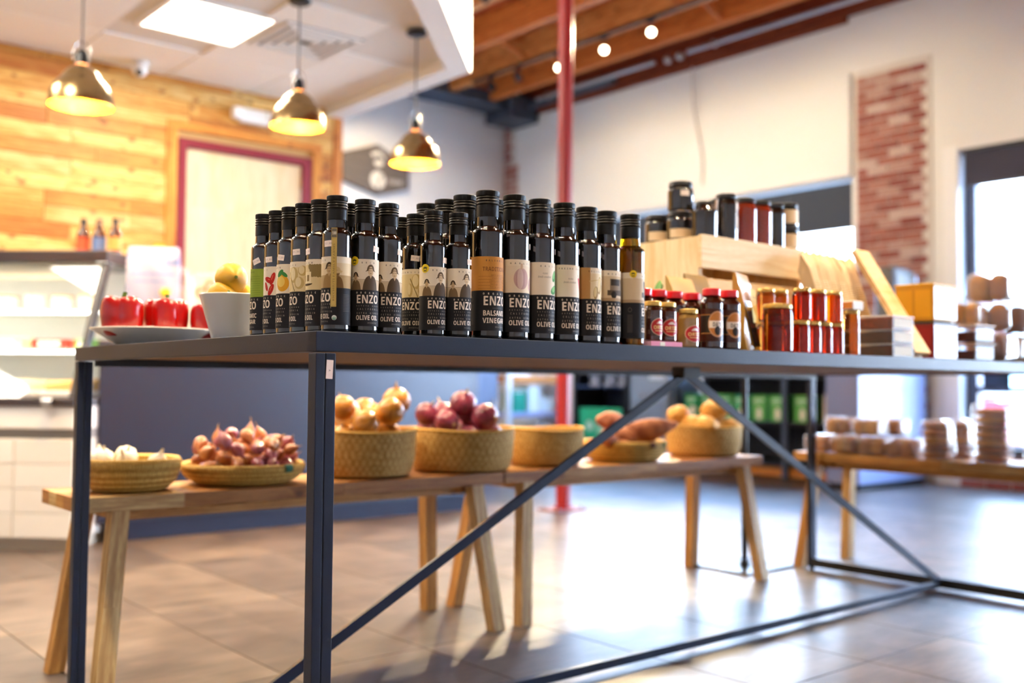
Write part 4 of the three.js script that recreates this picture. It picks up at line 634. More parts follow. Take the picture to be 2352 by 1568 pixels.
// tall ones: front row
const TG = 'tall bottles standing behind the front row';
bottle(KT, 'trad', 1.221, -1.531, 0.02, 'tall vinegar bottle with orange-brown label', undefined, { price: 0.98, py: 0.052, tilt: -0.2 });
bottle(KT, 'garlicT', 1.288, -1.531, -0.06, 'tall bottle with pink garlic bulb label', undefined, { price: 0.92, py: 0.028 });
bottle(KT, 'basil', 1.354, -1.530, 0.06, 'tall bottle with green basil label', undefined, { price: 0.86, py: 0.024 });
bottle(KT, 'fresno', 1.420, -1.529, 0.05, 'tall bottle with red chilli and handwriting label', undefined, { price: 0.82, py: 0.03 });
bottle(KT, 'olives', 1.487, -1.532, 0.15, 'tall bottle with pale olives label', undefined, { price: 0.8, py: 0.03 });
bottle(KT, 'truck', 1.553, -1.540, 0.2, 'tall bottle with sepia truck label', undefined, {});
bottle(KT, 'truck', 1.621, -1.534, 1.02, 'rightmost tall bottle, see-through olive glass, its label turned away', undefined, { glass: glassOlive, seal: -1.62 });
// tall ones behind
{
  const cols = [[1.217, 'orange-brown label', 3], [1.288, 'pink garlic label', 3], [1.354, 'green basil label', 2], [1.424, 'red chilli label', 2], [1.489, 'olives label', 3], [1.554, 'sepia truck label', 2]], rowName = ['directly behind', 'two places behind', 'three places behind'];
  for (const [x, front, n] of cols) for (let k = 0; k < n; k++) bottle(KT, ['garlicT', 'truck', 'basil', 'olives'][Math.floor(rnd() * 4)], x + rr(-0.002, 0.002), -1.597 - k * 0.0645, rr(-0.15, 0.15), 'tall dark bottle ' + rowName[k] + ' the tall one with the ' + front, TG);
}

// ================================================================ JARS, CRATE AND BAGS ON THE TABLE
function jarKit(R, H, lidR, lidH, neck = 0.86) {   // straight jar with rounded shoulder; lid as its own part
  const s = H - lidH; const body = [[0, 0.003], [R * 0.8, 0.002], [R * 0.93, 0], [R, 0.006], [R, s * 0.84], [R * 0.97, s * 0.9], [R * neck, s * 0.955], [R * neck, s + lidH * 0.3], [0, s + lidH * 0.3]];
  const lid = lathe([[0, 0], [lidR, 0], [lidR * 1.03, 0.0012], [lidR * 1.02, lidH * 0.3], [lidR, lidH * 0.85], [lidR * 0.95, lidH * 0.97], [lidR * 0.85, lidH], [lidR * 0.8, lidH * 0.93], [0, lidH * 0.93]], 40); lid.translate(0, s, 0);
  const wrap = (y0, y1, arc, a) => { const g = new THREE.CylinderGeometry(R + 0.0005, R + 0.0005, y1 - y0, 32, 1, true, a - arc / 2, arc); g.translate(0, (y0 + y1) / 2, 0); return g; };
  return { R, H, body: lathe(body, 40), lid, wrap };
}
const honey = (r, g, b, d) => phys(0xffffff, 0.02, { transmission: 1, thickness: 0.05, ior: 1.42, attenuationColor: new THREE.Color(r, g, b), attenuationDistance: d });
const honeyLight = honey(0.80, 0.30, 0.03, 0.022), honeyDark = honey(0.62, 0.16, 0.02, 0.018), honeyBrown = honey(0.62, 0.27, 0.06, 0.03);
const syrup = phys(0x2a0c06, 0.08, { clearcoat: 1, clearcoatRoughness: 0.03 }), jam = phys(0x3a160b, 0.1, { clearcoat: 1, clearcoatRoughness: 0.03 }), jamRed = phys(0x7a230c, 0.1, { clearcoat: 1, clearcoatRoughness: 0.03 }), jamBlack = phys(0x120d0b, 0.1, { clearcoat: 1, clearcoatRoughness: 0.03 });
const lidRed = phys(0xc8101c, 0.3, { clearcoat: 0.4 }), lidGold = M.paleGold, lidBlack = std(0x17161a, 0.35);
function jar(kit, mat, lidMat, pos, label, extra, group, turn = 0) { const t = thing('glass_jar', label, 'jar', pos, turn, group); part('body', kit.body, mat, t); part('lid', kit.lid, lidMat, t); if (extra) extra(t, kit); return t; }
const olliTex = canvasTex(256, 256, (x, w, h) => { x.clearRect(0, 0, w, h); x.fillStyle = '#b3161c'; x.beginPath(); x.ellipse(128, 140, 118, 104, 0, 0, 7); x.fill(); x.strokeStyle = '#e9c9b0'; x.lineWidth = 6; x.stroke(); x.fillStyle = '#ece3df'; x.beginPath(); x.moveTo(78, 104); x.quadraticCurveTo(128, 34, 178, 104); x.closePath(); x.fill(); x.font = 'bold 62px sans-serif'; x.textAlign = 'center'; x.fillStyle = '#f0d68a'; x.fillText('ORTIZ', 128, 170); x.fillRect(60, 186, 136, 8); });
const olliM = std(0xffffff, 0.45, 0, { map: olliTex, alphaTest: 0.5, side: THREE.DoubleSide });
const dateTex = canvasTex(512, 320, (x, w, h) => { x.fillStyle = '#3a140a'; x.fillRect(0, 0, w, h); x.fillStyle = '#241d1b'; x.fillRect(0, 60, w, 180); x.fillStyle = '#c98a4a'; x.fillRect(0, 56, w, 6); x.fillRect(0, 238, w, 6); x.fillStyle = '#c9956a'; x.beginPath(); x.arc(256, 150, 128, 0, 7); x.fill(); x.fillStyle = '#b8742c'; x.beginPath(); x.arc(256, 150, 116, 0, 7); x.fill(); x.fillStyle = '#efe2d6'; x.fillRect(140, 118, 232, 70); x.fillStyle = '#221c1a'; x.font = 'bold 58px sans-serif'; x.textAlign = 'center'; x.fillText('DATE', 256, 174); x.beginPath(); x.arc(256, 214, 44, 0, 7); x.fill(); });
const dateM = std(0xffffff, 0.4, 0, { map: dateTex, side: THREE.DoubleSide });
{
  const kS = jarKit(0.0205, 0.090, 0.0185, 0.011), kD = jarKit(0.0265, 0.143, 0.021, 0.018, 0.72), kB = jarKit(0.0245, 0.137, 0.0212, 0.018, 0.72);
  const oval = (t, k) => { part('oval_label', k.wrap(0.012, 0.058, 2.2, -0.25), olliM, t); };
  jar(kS, jam, lidGold, [1.693, TT + 0.011, -1.533], 'small gold-lidded jar with red oval label, left one on the pink tray', oval, undefined, 0.25);
  jar(kS, jam, lidGold, [1.741, TT + 0.011, -1.533], 'small gold-lidded jar with red oval label, right one on the pink tray', oval, undefined, -0.1);
  jar(jarKit(0.0235, 0.090, 0.0212, 0.011), phys(0x8a6a38, 0.1, { clearcoat: 1 }), lidGold, [1.813, TT, -1.533], 'stout gold-lidded jar of pale contents with red oval label', oval, undefined, 0.1);
  const tray = thing('pink_tray', 'low pink and white card tray under the small jars', 'tray', [1.713, TT, -1.533]);
  part('base', span(-0.05, 0.052, 0.001, 0.011, -0.022, 0.022), std(0xf0b4cc, 0.6), tray); part('band', span(-0.0505, 0.0525, 0.0002, 0.0115, 0.0222, 0.0228), std(0xe58aae, 0.6), tray); part('white_tab', span(-0.022, -0.006, 0.002, 0.0105, 0.023, 0.0236), M.paper, tray);
  const date = (t, k) => { part('label', k.wrap(0.018, 0.094, 3.4, -0.42), dateM, t); };
  jar(kD, syrup, lidRed, [1.898, TT, -1.535], 'red-lidded syrup jar with round date label, left of the front pair', date, undefined, 0.1);
  jar(kD, syrup, lidRed, [1.964, TT, -1.535], 'red-lidded syrup jar with round date label, right of the front pair', date, undefined, 0.1);
  [[1.735, 0.125], [1.786, 0.129], [1.842, 0.134], [1.905, 0.14]].forEach(([x, h], i) => jar(kB, syrup, lidRed, [x, TT, -1.602], ['leftmost', 'second', 'third', 'rightmost'][i] + ' red-lidded jar of the row behind the small gold-lidded jars', (t, k) => part('label', k.wrap(0.02, 0.085, 3, 0.5), std(0x9a3a1c, 0.5, 0, { side: THREE.DoubleSide }), t), undefined));
}
{ // slatted pine crate
  const X0 = 2.218, X1 = 2.708, Z1 = -1.828, Z0 = -2.18, Y0 = TT, Y1 = TT + 0.336, cm = [wood(TX.crate, 0xffffff, 0.6), wood(TX.crate, 0xfff0d8, 0.6)], c = thing('pine_crate', 'pale slatted pine crate with jars standing on top', 'crate');
  const hs = (Y1 - Y0 - 2 * 0.028) / 3;
  for (let k = 0; k < 3; k++) { const y = Y0 + k * (hs + 0.028); part('slat', rspan(X0, X1, y, y + hs, Z1 - 0.012, Z1, 0.0015), cm[k % 2], c); part('slat', rspan(X0, X1, y, y + hs, Z0, Z0 + 0.012, 0.0015), cm[k % 2], c); }
  part('end_panel', swapUV(rspan(X0, X0 + 0.018, Y0, Y1 - 0.004, Z0 + 0.012, Z1 - 0.012, 0.0015)), cm[0], c); part('end_panel', swapUV(rspan(X1 - 0.018, X1, Y0, Y1 - 0.004, Z0 + 0.012, Z1 - 0.012, 0.0015)), cm[1], c);
  part('top_board', rspan(X0 + 0.018, X1 - 0.018, Y1 - 0.02, Y1 - 0.006, Z0 + 0.012, Z1 - 0.012, 0.0015), cm[1], c); part('bottom_board', rspan(X0 + 0.018, X1 - 0.018, Y0 + 0.004, Y0 + 0.016, Z0 + 0.012, Z1 - 0.012, 0.0015), cm[1], c);
  const yt = Y1 - 0.006, kS = jarKit(0.037, 0.086, 0.034, 0.016), kT = jarKit(0.033, 0.140, 0.030, 0.014), kW = jarKit(0.034, 0.074, 0.033, 0.016);
  const arrow = std(0xd8cabc, 0.5, 0, { side: THREE.DoubleSide, alphaTest: 0.5, map: canvasTex(128, 256, (x) => { x.clearRect(0, 0, 128, 256); x.fillStyle = '#e9ddd0'; x.beginPath(); x.moveTo(10, 0); x.lineTo(118, 0); x.lineTo(118, 190); x.lineTo(64, 250); x.lineTo(10, 190); x.fill(); x.fillStyle = '#2c2a33'; x.beginPath(); x.arc(64, 80, 34, 0, 7); x.fill(); }) });
  const cream = std(0xdbc19c, 0.6, 0, { side: THREE.DoubleSide }), purple = std(0x6d3a6e, 0.5, 0, { side: THREE.DoubleSide });
  const cl = (t, k) => part('label', k.wrap(0.008, 0.034, 4, 0.4), cream, t), sl = (t, k) => part('label', k.wrap(0.02, 0.115, 1.1, 0.55), arrow, t), pl = (t, k) => { part('label', k.wrap(0.01, 0.052, 2.2, -0.35), cream, t); part('purple_label', k.wrap(0.01, 0.052, 1.2, 1.36), purple, t); };
  jar(kS, jamBlack, lidBlack, [2.262, yt, -2.03], 'short black-lidded jar at the far left corner of the crate', cl); jar(kS, jamBlack, lidBlack, [2.262, yt, -1.948], 'short black-lidded jar under the stacked one on the crate', cl);
  jar(kS, jamBlack, lidBlack, [2.264, yt + 0.0865, -1.944], 'short black-lidded jar stacked on another at the crate left', (t, k) => part('price_sticker', k.wrap(0.042, 0.058, 0.7, -0.5), M.sticker, t));
  jar(jarKit(0.037, 0.108, 0.024, 0.016, 0.68), jamBlack, lidBlack, [2.278, yt, -1.868], 'shouldered dark jar at the near left corner of the crate', sl, undefined, 0.3);
  jar(kT, jamBlack, lidBlack, [2.374, yt, -1.866], 'tall black jar with pointed white label, first in the crate front row', sl, undefined, 0.0);
  jar(kT, jam, lidBlack, [2.425, yt, -1.935], 'tall brown jar set back in the crate front row', sl); jar(kT, jamRed, lidBlack, [2.470, yt, -1.870], 'tall amber-red jar without label, second in the crate front row', null); jar(kT, jamRed, lidBlack, [2.538, yt, -1.866], 'tall amber-red jar with pointed label, third in the crate front row', sl, undefined, 0.3);
  jar(kT, jamBlack, lidBlack, [2.604, yt, -1.866], 'tall black jar with pointed label, fourth in the crate front row', sl, undefined, 0.4);
  jar(kW, jamBlack, lidBlack, [2.673, yt, -1.866], 'lower of two stacked squat jars with cream and purple labels', pl); jar(kW, jamBlack, lidBlack, [2.672, yt + 0.0745, -1.867], 'upper of two stacked squat jars with cream and purple labels', pl);
}
{ // honey jars, two high at the front
  const k = jarKit(0.0245, 0.0845, 0.0225, 0.010, 0.9), kb = jarKit(0.039, 0.122, 0.036, 0.012, 0.92), kt = jarKit(0.0225, 0.124, 0.021, 0.011, 0.9), G = 'small honey jars stacked two high';
  jar(kb, honeyBrown, lidGold, [2.170, TT, -1.545], 'large gold-lidded honey jar at the front edge');
  const lower = [2.262, 2.314, 2.366, 2.420];
  lower.forEach((x, i) => jar(k, honeyDark, lidGold, [x, TT, -1.541], ['first', 'second', 'third', 'fourth'][i] + ' jar of the lower row of small honey jars'));
  [2.270, 2.340, 2.414].forEach((x, i) => jar(k, i === 2 ? honeyLight : honeyDark, lidGold, [x, TT + 0.0848, -1.542], ['left', 'middle', 'right'][i] + ' jar of the upper row of small honey jars'));
  [[2.218, 0], [2.275, 1]].forEach(([x, i]) => { jar(k, honeyBrown, lidGold, [x, TT, -1.615], ['left', 'right'][i] + ' lower honey jar hidden behind the large honey jar'); jar(k, honeyBrown, lidGold, [x, TT + 0.0848, -1.615], ['left', 'right'][i] + ' upper honey jar showing above the large honey jar'); });
  jar(kt, honeyBrown, lidGold, [2.502, TT, -1.542], 'tall slim brown jar right of the honey jars');
  const b = thing('small_box', 'small white and orange box lying on the tall slim jar', 'box', [2.502, TT + 0.1245, -1.542]); part('carton', rbox(0.05, 0.024, 0.045, 0.002, 0, 0.012, 0), std(0xefe6e0, 0.6), b); part('orange_side', span(-0.0257, -0.025, 0.003, 0.021, -0.02, 0.02), std(0xe08a3c, 0.6), b);
}
{ // pouches behind the jars
  function pouch(name, label, pos, turn, w, h, d, mats, lean) {
    const t = thing(name, label, 'pouch', pos, turn); const g = new THREE.BoxGeometry(w, h, d, 10, 16, 4); g.translate(0, h / 2, 0);
    warp(g, (v) => { const f = v.y / h, thick = Math.pow(Math.max(0.0, 1 - f), 0.7); v.z = v.z * (0.06 + 0.94 * thick) + lean * f * f; v.x *= 1 - 0.08 * Math.sin(f * 3.1) * 0.6; v.z += 0.006 * Math.sin(v.x * 60 + f * 7) * thick; }); boxUV(g);
    part('bag', g, mats[0], t); return t;
  }
  const p1 = pouch('stand_up_pouch', 'tall gold and dark stand-up pouch right of the red-lidded jars', [2.075, TT, -1.575], 0.35, 0.10, 0.195, 0.05, [phys(0xb98a3a, 0.35, { clearcoat: 0.5 })], -0.01);
  part('window', warp(new THREE.PlaneGeometry(0.05, 0.11, 6, 8).translate(0.012, 0.068, 0), (v) => { v.x -= 0.02; v.z = 0.0275 * Math.pow(1 - v.y / 0.195, 0.62) + 0.003; v.x += (0.07 - v.y) * 0.45; }), phys(0x1d1512, 0.2, { clearcoat: 1, side: THREE.DoubleSide }), p1);
  part('paper_label', warp(new THREE.PlaneGeometry(0.045, 0.085, 4, 6).translate(0.022, 0.115, 0), (v) => { v.z = 0.0275 * Math.pow(1 - v.y / 0.195, 0.62) + 0.0035; }), std(0xffffff, 0.7, 0, { side: THREE.DoubleSide, map: canvasTex(192, 320, (x, w, h) => { x.fillStyle = '#d9b565'; x.fillRect(0, 0, w, h); x.fillStyle = '#e9eecb'; x.beginPath(); x.moveTo(0, 160); x.lineTo(110, 260); x.lineTo(80, 320); x.lineTo(0, 320); x.fill(); x.fillStyle = '#5a4a2a'; x.font = 'italic bold 40px serif'; x.textAlign = 'center'; x.fillText('Cereal', 110, 90); x.fillRect(40, 110, 110, 5); x.fillRect(60, 130, 90, 4); }) }), p1);
  const bagM = std(0xb99558, 0.6), p2 = pouch('kraft_pouch', 'brown ribbed kraft bag behind the red-lidded jars, left one', [2.00, TT, -1.70], 0.2, 0.13, 0.19, 0.055, [bagM], -0.02);
  const p3 = pouch('kraft_pouch', 'brown and grey foil bag behind the red-lidded jars, right one', [2.085, TT, -1.72], 0.1, 0.10, 0.205, 0.05, [phys(0x8d7242, 0.4, { clearcoat: 0.3 })], -0.02); part('grey_band', span(-0.048, 0.048, 0.11, 0.15, 0.006, 0.018), std(0x9a928c, 0.4), p3);
  // little green plant in a pot
  const pl = thing('small_plant', 'small leafy green plant between the bottles and the crate', 'plant', [1.905, TT, -1.755]);
  part('pot', lathe([[0, 0.002], [0.028, 0.0], [0.034, 0.06], [0.037, 0.064], [0.033, 0.065], [0.028, 0.06], [0, 0.055]], 28), std(0x8a5a3a, 0.8), pl);
  const lf = warp(new THREE.SphereGeometry(1, 10, 6), (v) => { v.z *= 0.18; v.x *= 0.62 * (1 - 0.3 * v.y); }), leaves = [], stems = [];
  for (let k = 0; k < 9; k++) { const a = k * 0.7, out = 0.012 + 0.03 * rnd(), h = 0.10 + 0.085 * rnd(), tip = [Math.cos(a) * out * 1.8, h, Math.sin(a) * out * 1.8]; stems.push(tube([[0, 0.05, 0], [Math.cos(a) * out * 0.6, h * 0.7, Math.sin(a) * out * 0.6], tip], 0.0012, 8, 5)); for (let j = 0; j < 7; j++) { const f = 0.45 + j * 0.09, g = lf.clone(); g.scale(0.017, 0.019, 0.017); g.rotateX(rr(-1, 1)); g.rotateY(rr(0, 6)); g.translate(tip[0] * f + rr(-0.01, 0.01), 0.05 + (h - 0.05) * f, tip[2] * f + rr(-0.01, 0.01)); leaves.push(g); } }
  part('stems', merge(stems), std(0x4f6a2a, 0.7), pl); const lv = part('leaves', merge(leaves), phys(0x4f8a2e, 0.5, { transmission: 0.3, thickness: 0 }), pl); lv.userData.kind = 'stuff';
}
{ // clear boxes of nuts, wooden bag rack, tins, tubs
  const nut = std(0x7a4a22, 0.8, 0, { map: dataTex(128, 128, (u, v) => { const n = N2(u * 24, v * 24) * 0.6 + N3(u * 64, v * 64) * 0.4; return mix3(hex3(0x4a2a12), hex3(0xc08a50), n); }, true, [12, 12]) }), orange = std(0xd8782a, 0.7, 0, { map: nut.map });
  ['bottom', 'middle', 'top'].forEach((w, i) => { const t = thing('clear_box', w + ' clear plastic box in the stack of three beside the bag rack', 'box', [2.757, TT + i * 0.0405, -1.588]); part('contents', rbox(0.1172, 0.033, 0.1112, 0.004, 0, 0.0175, 0), i === 2 ? orange : nut, t); part('shell', rbox(0.118, 0.036, 0.112, 0.003, 0, 0.018, 0), M.clearPlastic, t); part('lid', rbox(0.122, 0.0035, 0.116, 0.0015, 0, 0.0382, 0), phys(0xf2eeee, 0.2, { transmission: 0.5, thickness: 0 }), t); part('front_label', span(-0.05, 0.05, 0.006, 0.032, 0.0563, 0.0568), M.paper, t); });
  // rack: two sloping cheeks with a sloped bed, kraft bags leaning on it
  const kraftPrint = std(0xffffff, 0.8, 0, { map: canvasTex(64, 256, (x, w, h) => { x.fillStyle = '#d6bf9c'; x.fillRect(0, 0, w, h); x.fillStyle = '#a5875f'; for (let i = 0; i < 20; i++) x.fillRect(8, 8 + i * 12, 30 + (i * 13) % 20, 4); }) }); kraftPrint.map.repeat.set(1 / 0.0284, 1 / 0.16); kraftPrint.map.offset.set(0.5, -0.375); kraftPrint.map.wrapS = kraftPrint.map.wrapT = THREE.RepeatWrapping;
  const rk = thing('wooden_rack', 'sloping pine display rack holding a row of kraft bags', 'rack'), cm = wood(TX.crate, 0xfff4e4, 0.6);
  part('leaning_board', bar([2.865, TT + 0.014, -1.535], [2.865, TT + 0.335, -1.735], 0.085, 0.016), cm, rk);
  part('foot', rspan(2.85, 2.90, TT, TT + 0.02, -1.80, -1.55), cm, rk); part('back_post', rspan(2.88, 2.90, TT + 0.02, TT + 0.30, -1.80, -1.78), cm, rk); part('ledge', rspan(2.56, 2.85, TT, TT + 0.012, -1.72, -1.652), cm, rk);
  for (let k = 0; k < 6; k++) {
    const t = thing('kraft_bag', ['first', 'second', 'third', 'fourth', 'fifth', 'sixth'][k] + ' kraft paper bag from the left leaning on the sloping rack', 'bag', [2.632 + k * 0.044, TT + 0.022, -1.668], -0.22); t.rotation.x = -0.3;
    const g = new THREE.BoxGeometry(0.035, 0.318, 0.045, 4, 20, 6); g.translate(0, 0.1575, -0.024); warp(g, (v) => { const f = v.y / 0.315, c = -0.024; if (f > 0.84) { v.z = c + (v.z - c) * (1 - (f - 0.84) * 4.5); v.x += 0.005 * Math.sin(v.z * 160 + k * 2); v.y += 0.006 * Math.sin(v.x * 120 + k); } v.x *= 1 - 0.12 * Math.cos(v.z * 60); v.x += 0.0015 * Math.sin(v.y * 50 + k); }); boxUV(g); part('bag', g, k % 2 ? std(0xc9ad88, 0.8) : std(0xd6bc98, 0.8), t);
    part('printed_panel', span(-0.0142, 0.0142, 0.06, 0.22, -0.001, -0.0004), kraftPrint, t);
  }
  const tin = (name, label, y, h, c, side) => { const t = thing(name, label, 'tin', [3.045, TT + y, -1.615]); part('body', rbox(0.148, h, 0.125, 0.004, 0, h / 2, 0), c, t); part('front_panel', span(-0.07, 0.07, 0.008, h - 0.01, 0.0628, 0.0634), side, t); for (let k = 0; k < 2; k++) part('side_panel', span(-0.0746, -0.0742, 0.012, h - 0.016, -0.056 + k * 0.06, -0.006 + k * 0.06), std(name === 'yellow_carton' ? 0xf0b010 : 0xa01018, 0.5), t); part('lid', rbox(0.152, 0.007, 0.129, 0.003, 0, h, 0), name === 'yellow_carton' ? std(0xe0a818, 0.4) : std(0x4a4440, 0.4), t); };
  tin('red_tin', 'dark red square tin under the yellow one', 0, 0.112, std(0x8e0f16, 0.4), phys(0x8e4c78, 0.3, { clearcoat: 0.4 }));
  tin('yellow_carton', 'bright yellow square carton stacked on the red tin', 0.1185, 0.112, std(0xd99a10, 0.45), phys(0xa6a29e, 0.3, { clearcoat: 0.4 }));
  [0, 1].forEach((i) => { const t = thing('plastic_tub', (i ? 'upper' : 'lower') + ' clear tub of brown granola right of the red tin', 'tub', [3.255, TT + i * 0.059, -1.575]); part('contents', rbox(0.118, 0.03, 0.08, 0.006, 0, 0.019, 0), nut, t); part('tub', rbox(0.132, 0.052, 0.09, 0.006, 0, 0.0265, 0), M.clearPlastic, t); part('lid', rbox(0.138, 0.005, 0.096, 0.002, 0, 0.055, 0), phys(0xe8c8a0, 0.3, { transmission: 0.4, thickness: 0 }), t); });
}
// ---- wrapped baked goods
const crust = [0xb0640f, 0x964e0c, 0xc8811e].map((c) => std(c, 0.7, 0, { bumpMap: fineBump, bumpScale: 0.002 })), crumb = std(0xe6bd80, 0.85);
const rollG = warp(new RoundedBoxGeometry(1, 1, 1, 5, 0.34), (v) => { v.y += 0.10 * Math.cos(v.x * 3) * Math.cos(v.z * 3) * (v.y > 0 ? 1 : 0); });
function filmG(w, h, d, seed) { const g = new RoundedBoxGeometry(w, h, d, 7, Math.min(w, h, d) * 0.28); g.translate(0, h / 2, 0); return warp(mergeVertices(g), (v) => { const n = N2(v.x * 90 + seed, v.z * 90 + v.y * 110) - 0.5, m = N1(v.x * 30 + seed, v.y * 30 + v.z * 25) - 0.5; v.x += (n * 0.006 + m * 0.010); v.z += (n * 0.006 + m * 0.008); v.y = Math.max(0.0005, v.y + n * 0.004 + m * 0.006); }); }
const filmKit = [1, 2, 3].map((s) => filmG(0.135, 0.082, 0.115, s * 17)), filmTall = filmG(0.13, 0.17, 0.12, 71), filmBig = filmG(0.15, 0.25, 0.14, 93);
function breadPack(pos, turn, label, k = 0, group) {
  const t = thing('bread_pack', label, 'bread', pos, turn, group);
  for (let i = 0; i < 2; i++) for (let j = 0; j < 2; j++) { const m = part('roll', rollG, crust[(i + j + k) % 3], t); m.scale.set(0.056, 0.066, 0.05); m.position.set(-0.029 + i * 0.058, 0.036, -0.026 + j * 0.052); m.rotation.y = rr(-0.2, 0.2); }
  part('plastic_wrap', filmKit[k % 3], M.wrap, t); return t;
}
function flatStack(pos, n, R, film, label) {
  const t = thing('flatbread_stack', label, 'bread', pos); const h = 0.031, g = lathe([[0, 0], [R * 0.9, 0], [R, 0.008], [R, 0.016], [R * 0.9, 0.026], [R * 0.6, 0.029], [0, 0.03]], 28);
  for (let k = 0; k < n; k++) { const m = part('flatbread', g, crust[k % 3], t); m.position.set(rr(-0.004, 0.004), 0.004 + k * h, rr(-0.004, 0.004)); }
  part('plastic_wrap', film, M.wrap, t); return t;
}
{
  const y = BT, y2 = BT + 0.083;
  [[4.22, -2.76], [4.22, -2.62], [4.22, -2.48], [4.22, -2.34], [4.36, -2.70], [4.36, -2.55], [4.36, -2.41]].forEach(([x, z], i) => breadPack([x, y, z], Math.PI / 2, (i < 4 ? ['leftmost', 'second', 'third', 'fourth'][i] + ' pack in the front row' : ['left', 'middle', 'right'][i - 4] + ' pack in the back row') + ' of wrapped rolls on the right bench', i));
  [[4.24, -2.66], [4.24, -2.52], [4.36, -2.48]].forEach(([x, z], i) => breadPack([x, y2, z], Math.PI / 2, ['left', 'middle', 'right'][i] + ' pack of wrapped rolls stacked on top of the others', i + 1));
  flatStack([4.22, y, -2.19], 5, 0.056, filmTall, 'wrapped stack of round flatbreads right of the roll packs'); flatStack([4.36, y, -2.17], 5, 0.056, filmTall, 'rear wrapped stack of round flatbreads beside the roll packs'); flatStack([4.25, y, -1.97], 7, 0.064, filmBig, 'tallest wrapped stack of flatbreads at the right bench end'); flatStack([4.30, y, -1.78], 7, 0.064, filmBig, 'wrapped flatbread stack at the right picture edge');
  // bags of pastries at the right end of the table
  [[3.42, 0, -1.59, 0.2], [3.61, 0, -1.60, -0.1], [3.47, 0.104, -1.62, 0.5], [3.65, 0.104, -1.62, 0.1], [3.29, 0.119, -1.60, 0.3], [3.53, 0.208, -1.63, 0.2]].forEach(([x, dy, z, a], i) => { const bp = breadPack([x, TT + dy, z], a, ['left', 'right', 'left', 'right', '', ''][i] ? [['left', 'right'][i % 2] + ' lower bag of pastries at the right end of the table', ['left', 'right'][i % 2] + ' upper bag of pastries at the right end of the table'][i >> 1] : ['bag of pastries lying on the granola tubs', 'topmost bag of pastries at the right end of the table'][i - 4], i); bp.scale.set(1.25, i === 4 ? 0.9 : 1.25, i === 4 ? 0.8 : 1.2); });
}
{ // black floor stand behind the second bench
  const t = thing('floor_stand', 'black floor stand with a thin post and square base plate behind the table', 'stand', [3.86, 0, -2.93]);
  part('base_plate', rbox(0.36, 0.012, 0.30, 0.003, 0, 0.006, 0), phys(0x20242c, 0.2, { clearcoat: 0.8 }), t); part('post', cyl(0.014, 0.014, 0.95, 20, 0.0, 0.487, 0.0), std(0x14151a, 0.3, 0.4), t); part('collar', cyl(0.024, 0.024, 0.016, 20, 0, 0.02, 0), M.black, t); part('white_tag', span(-0.07, -0.03, 0.0121, 0.0126, -0.06, -0.03), M.paper, t);
}

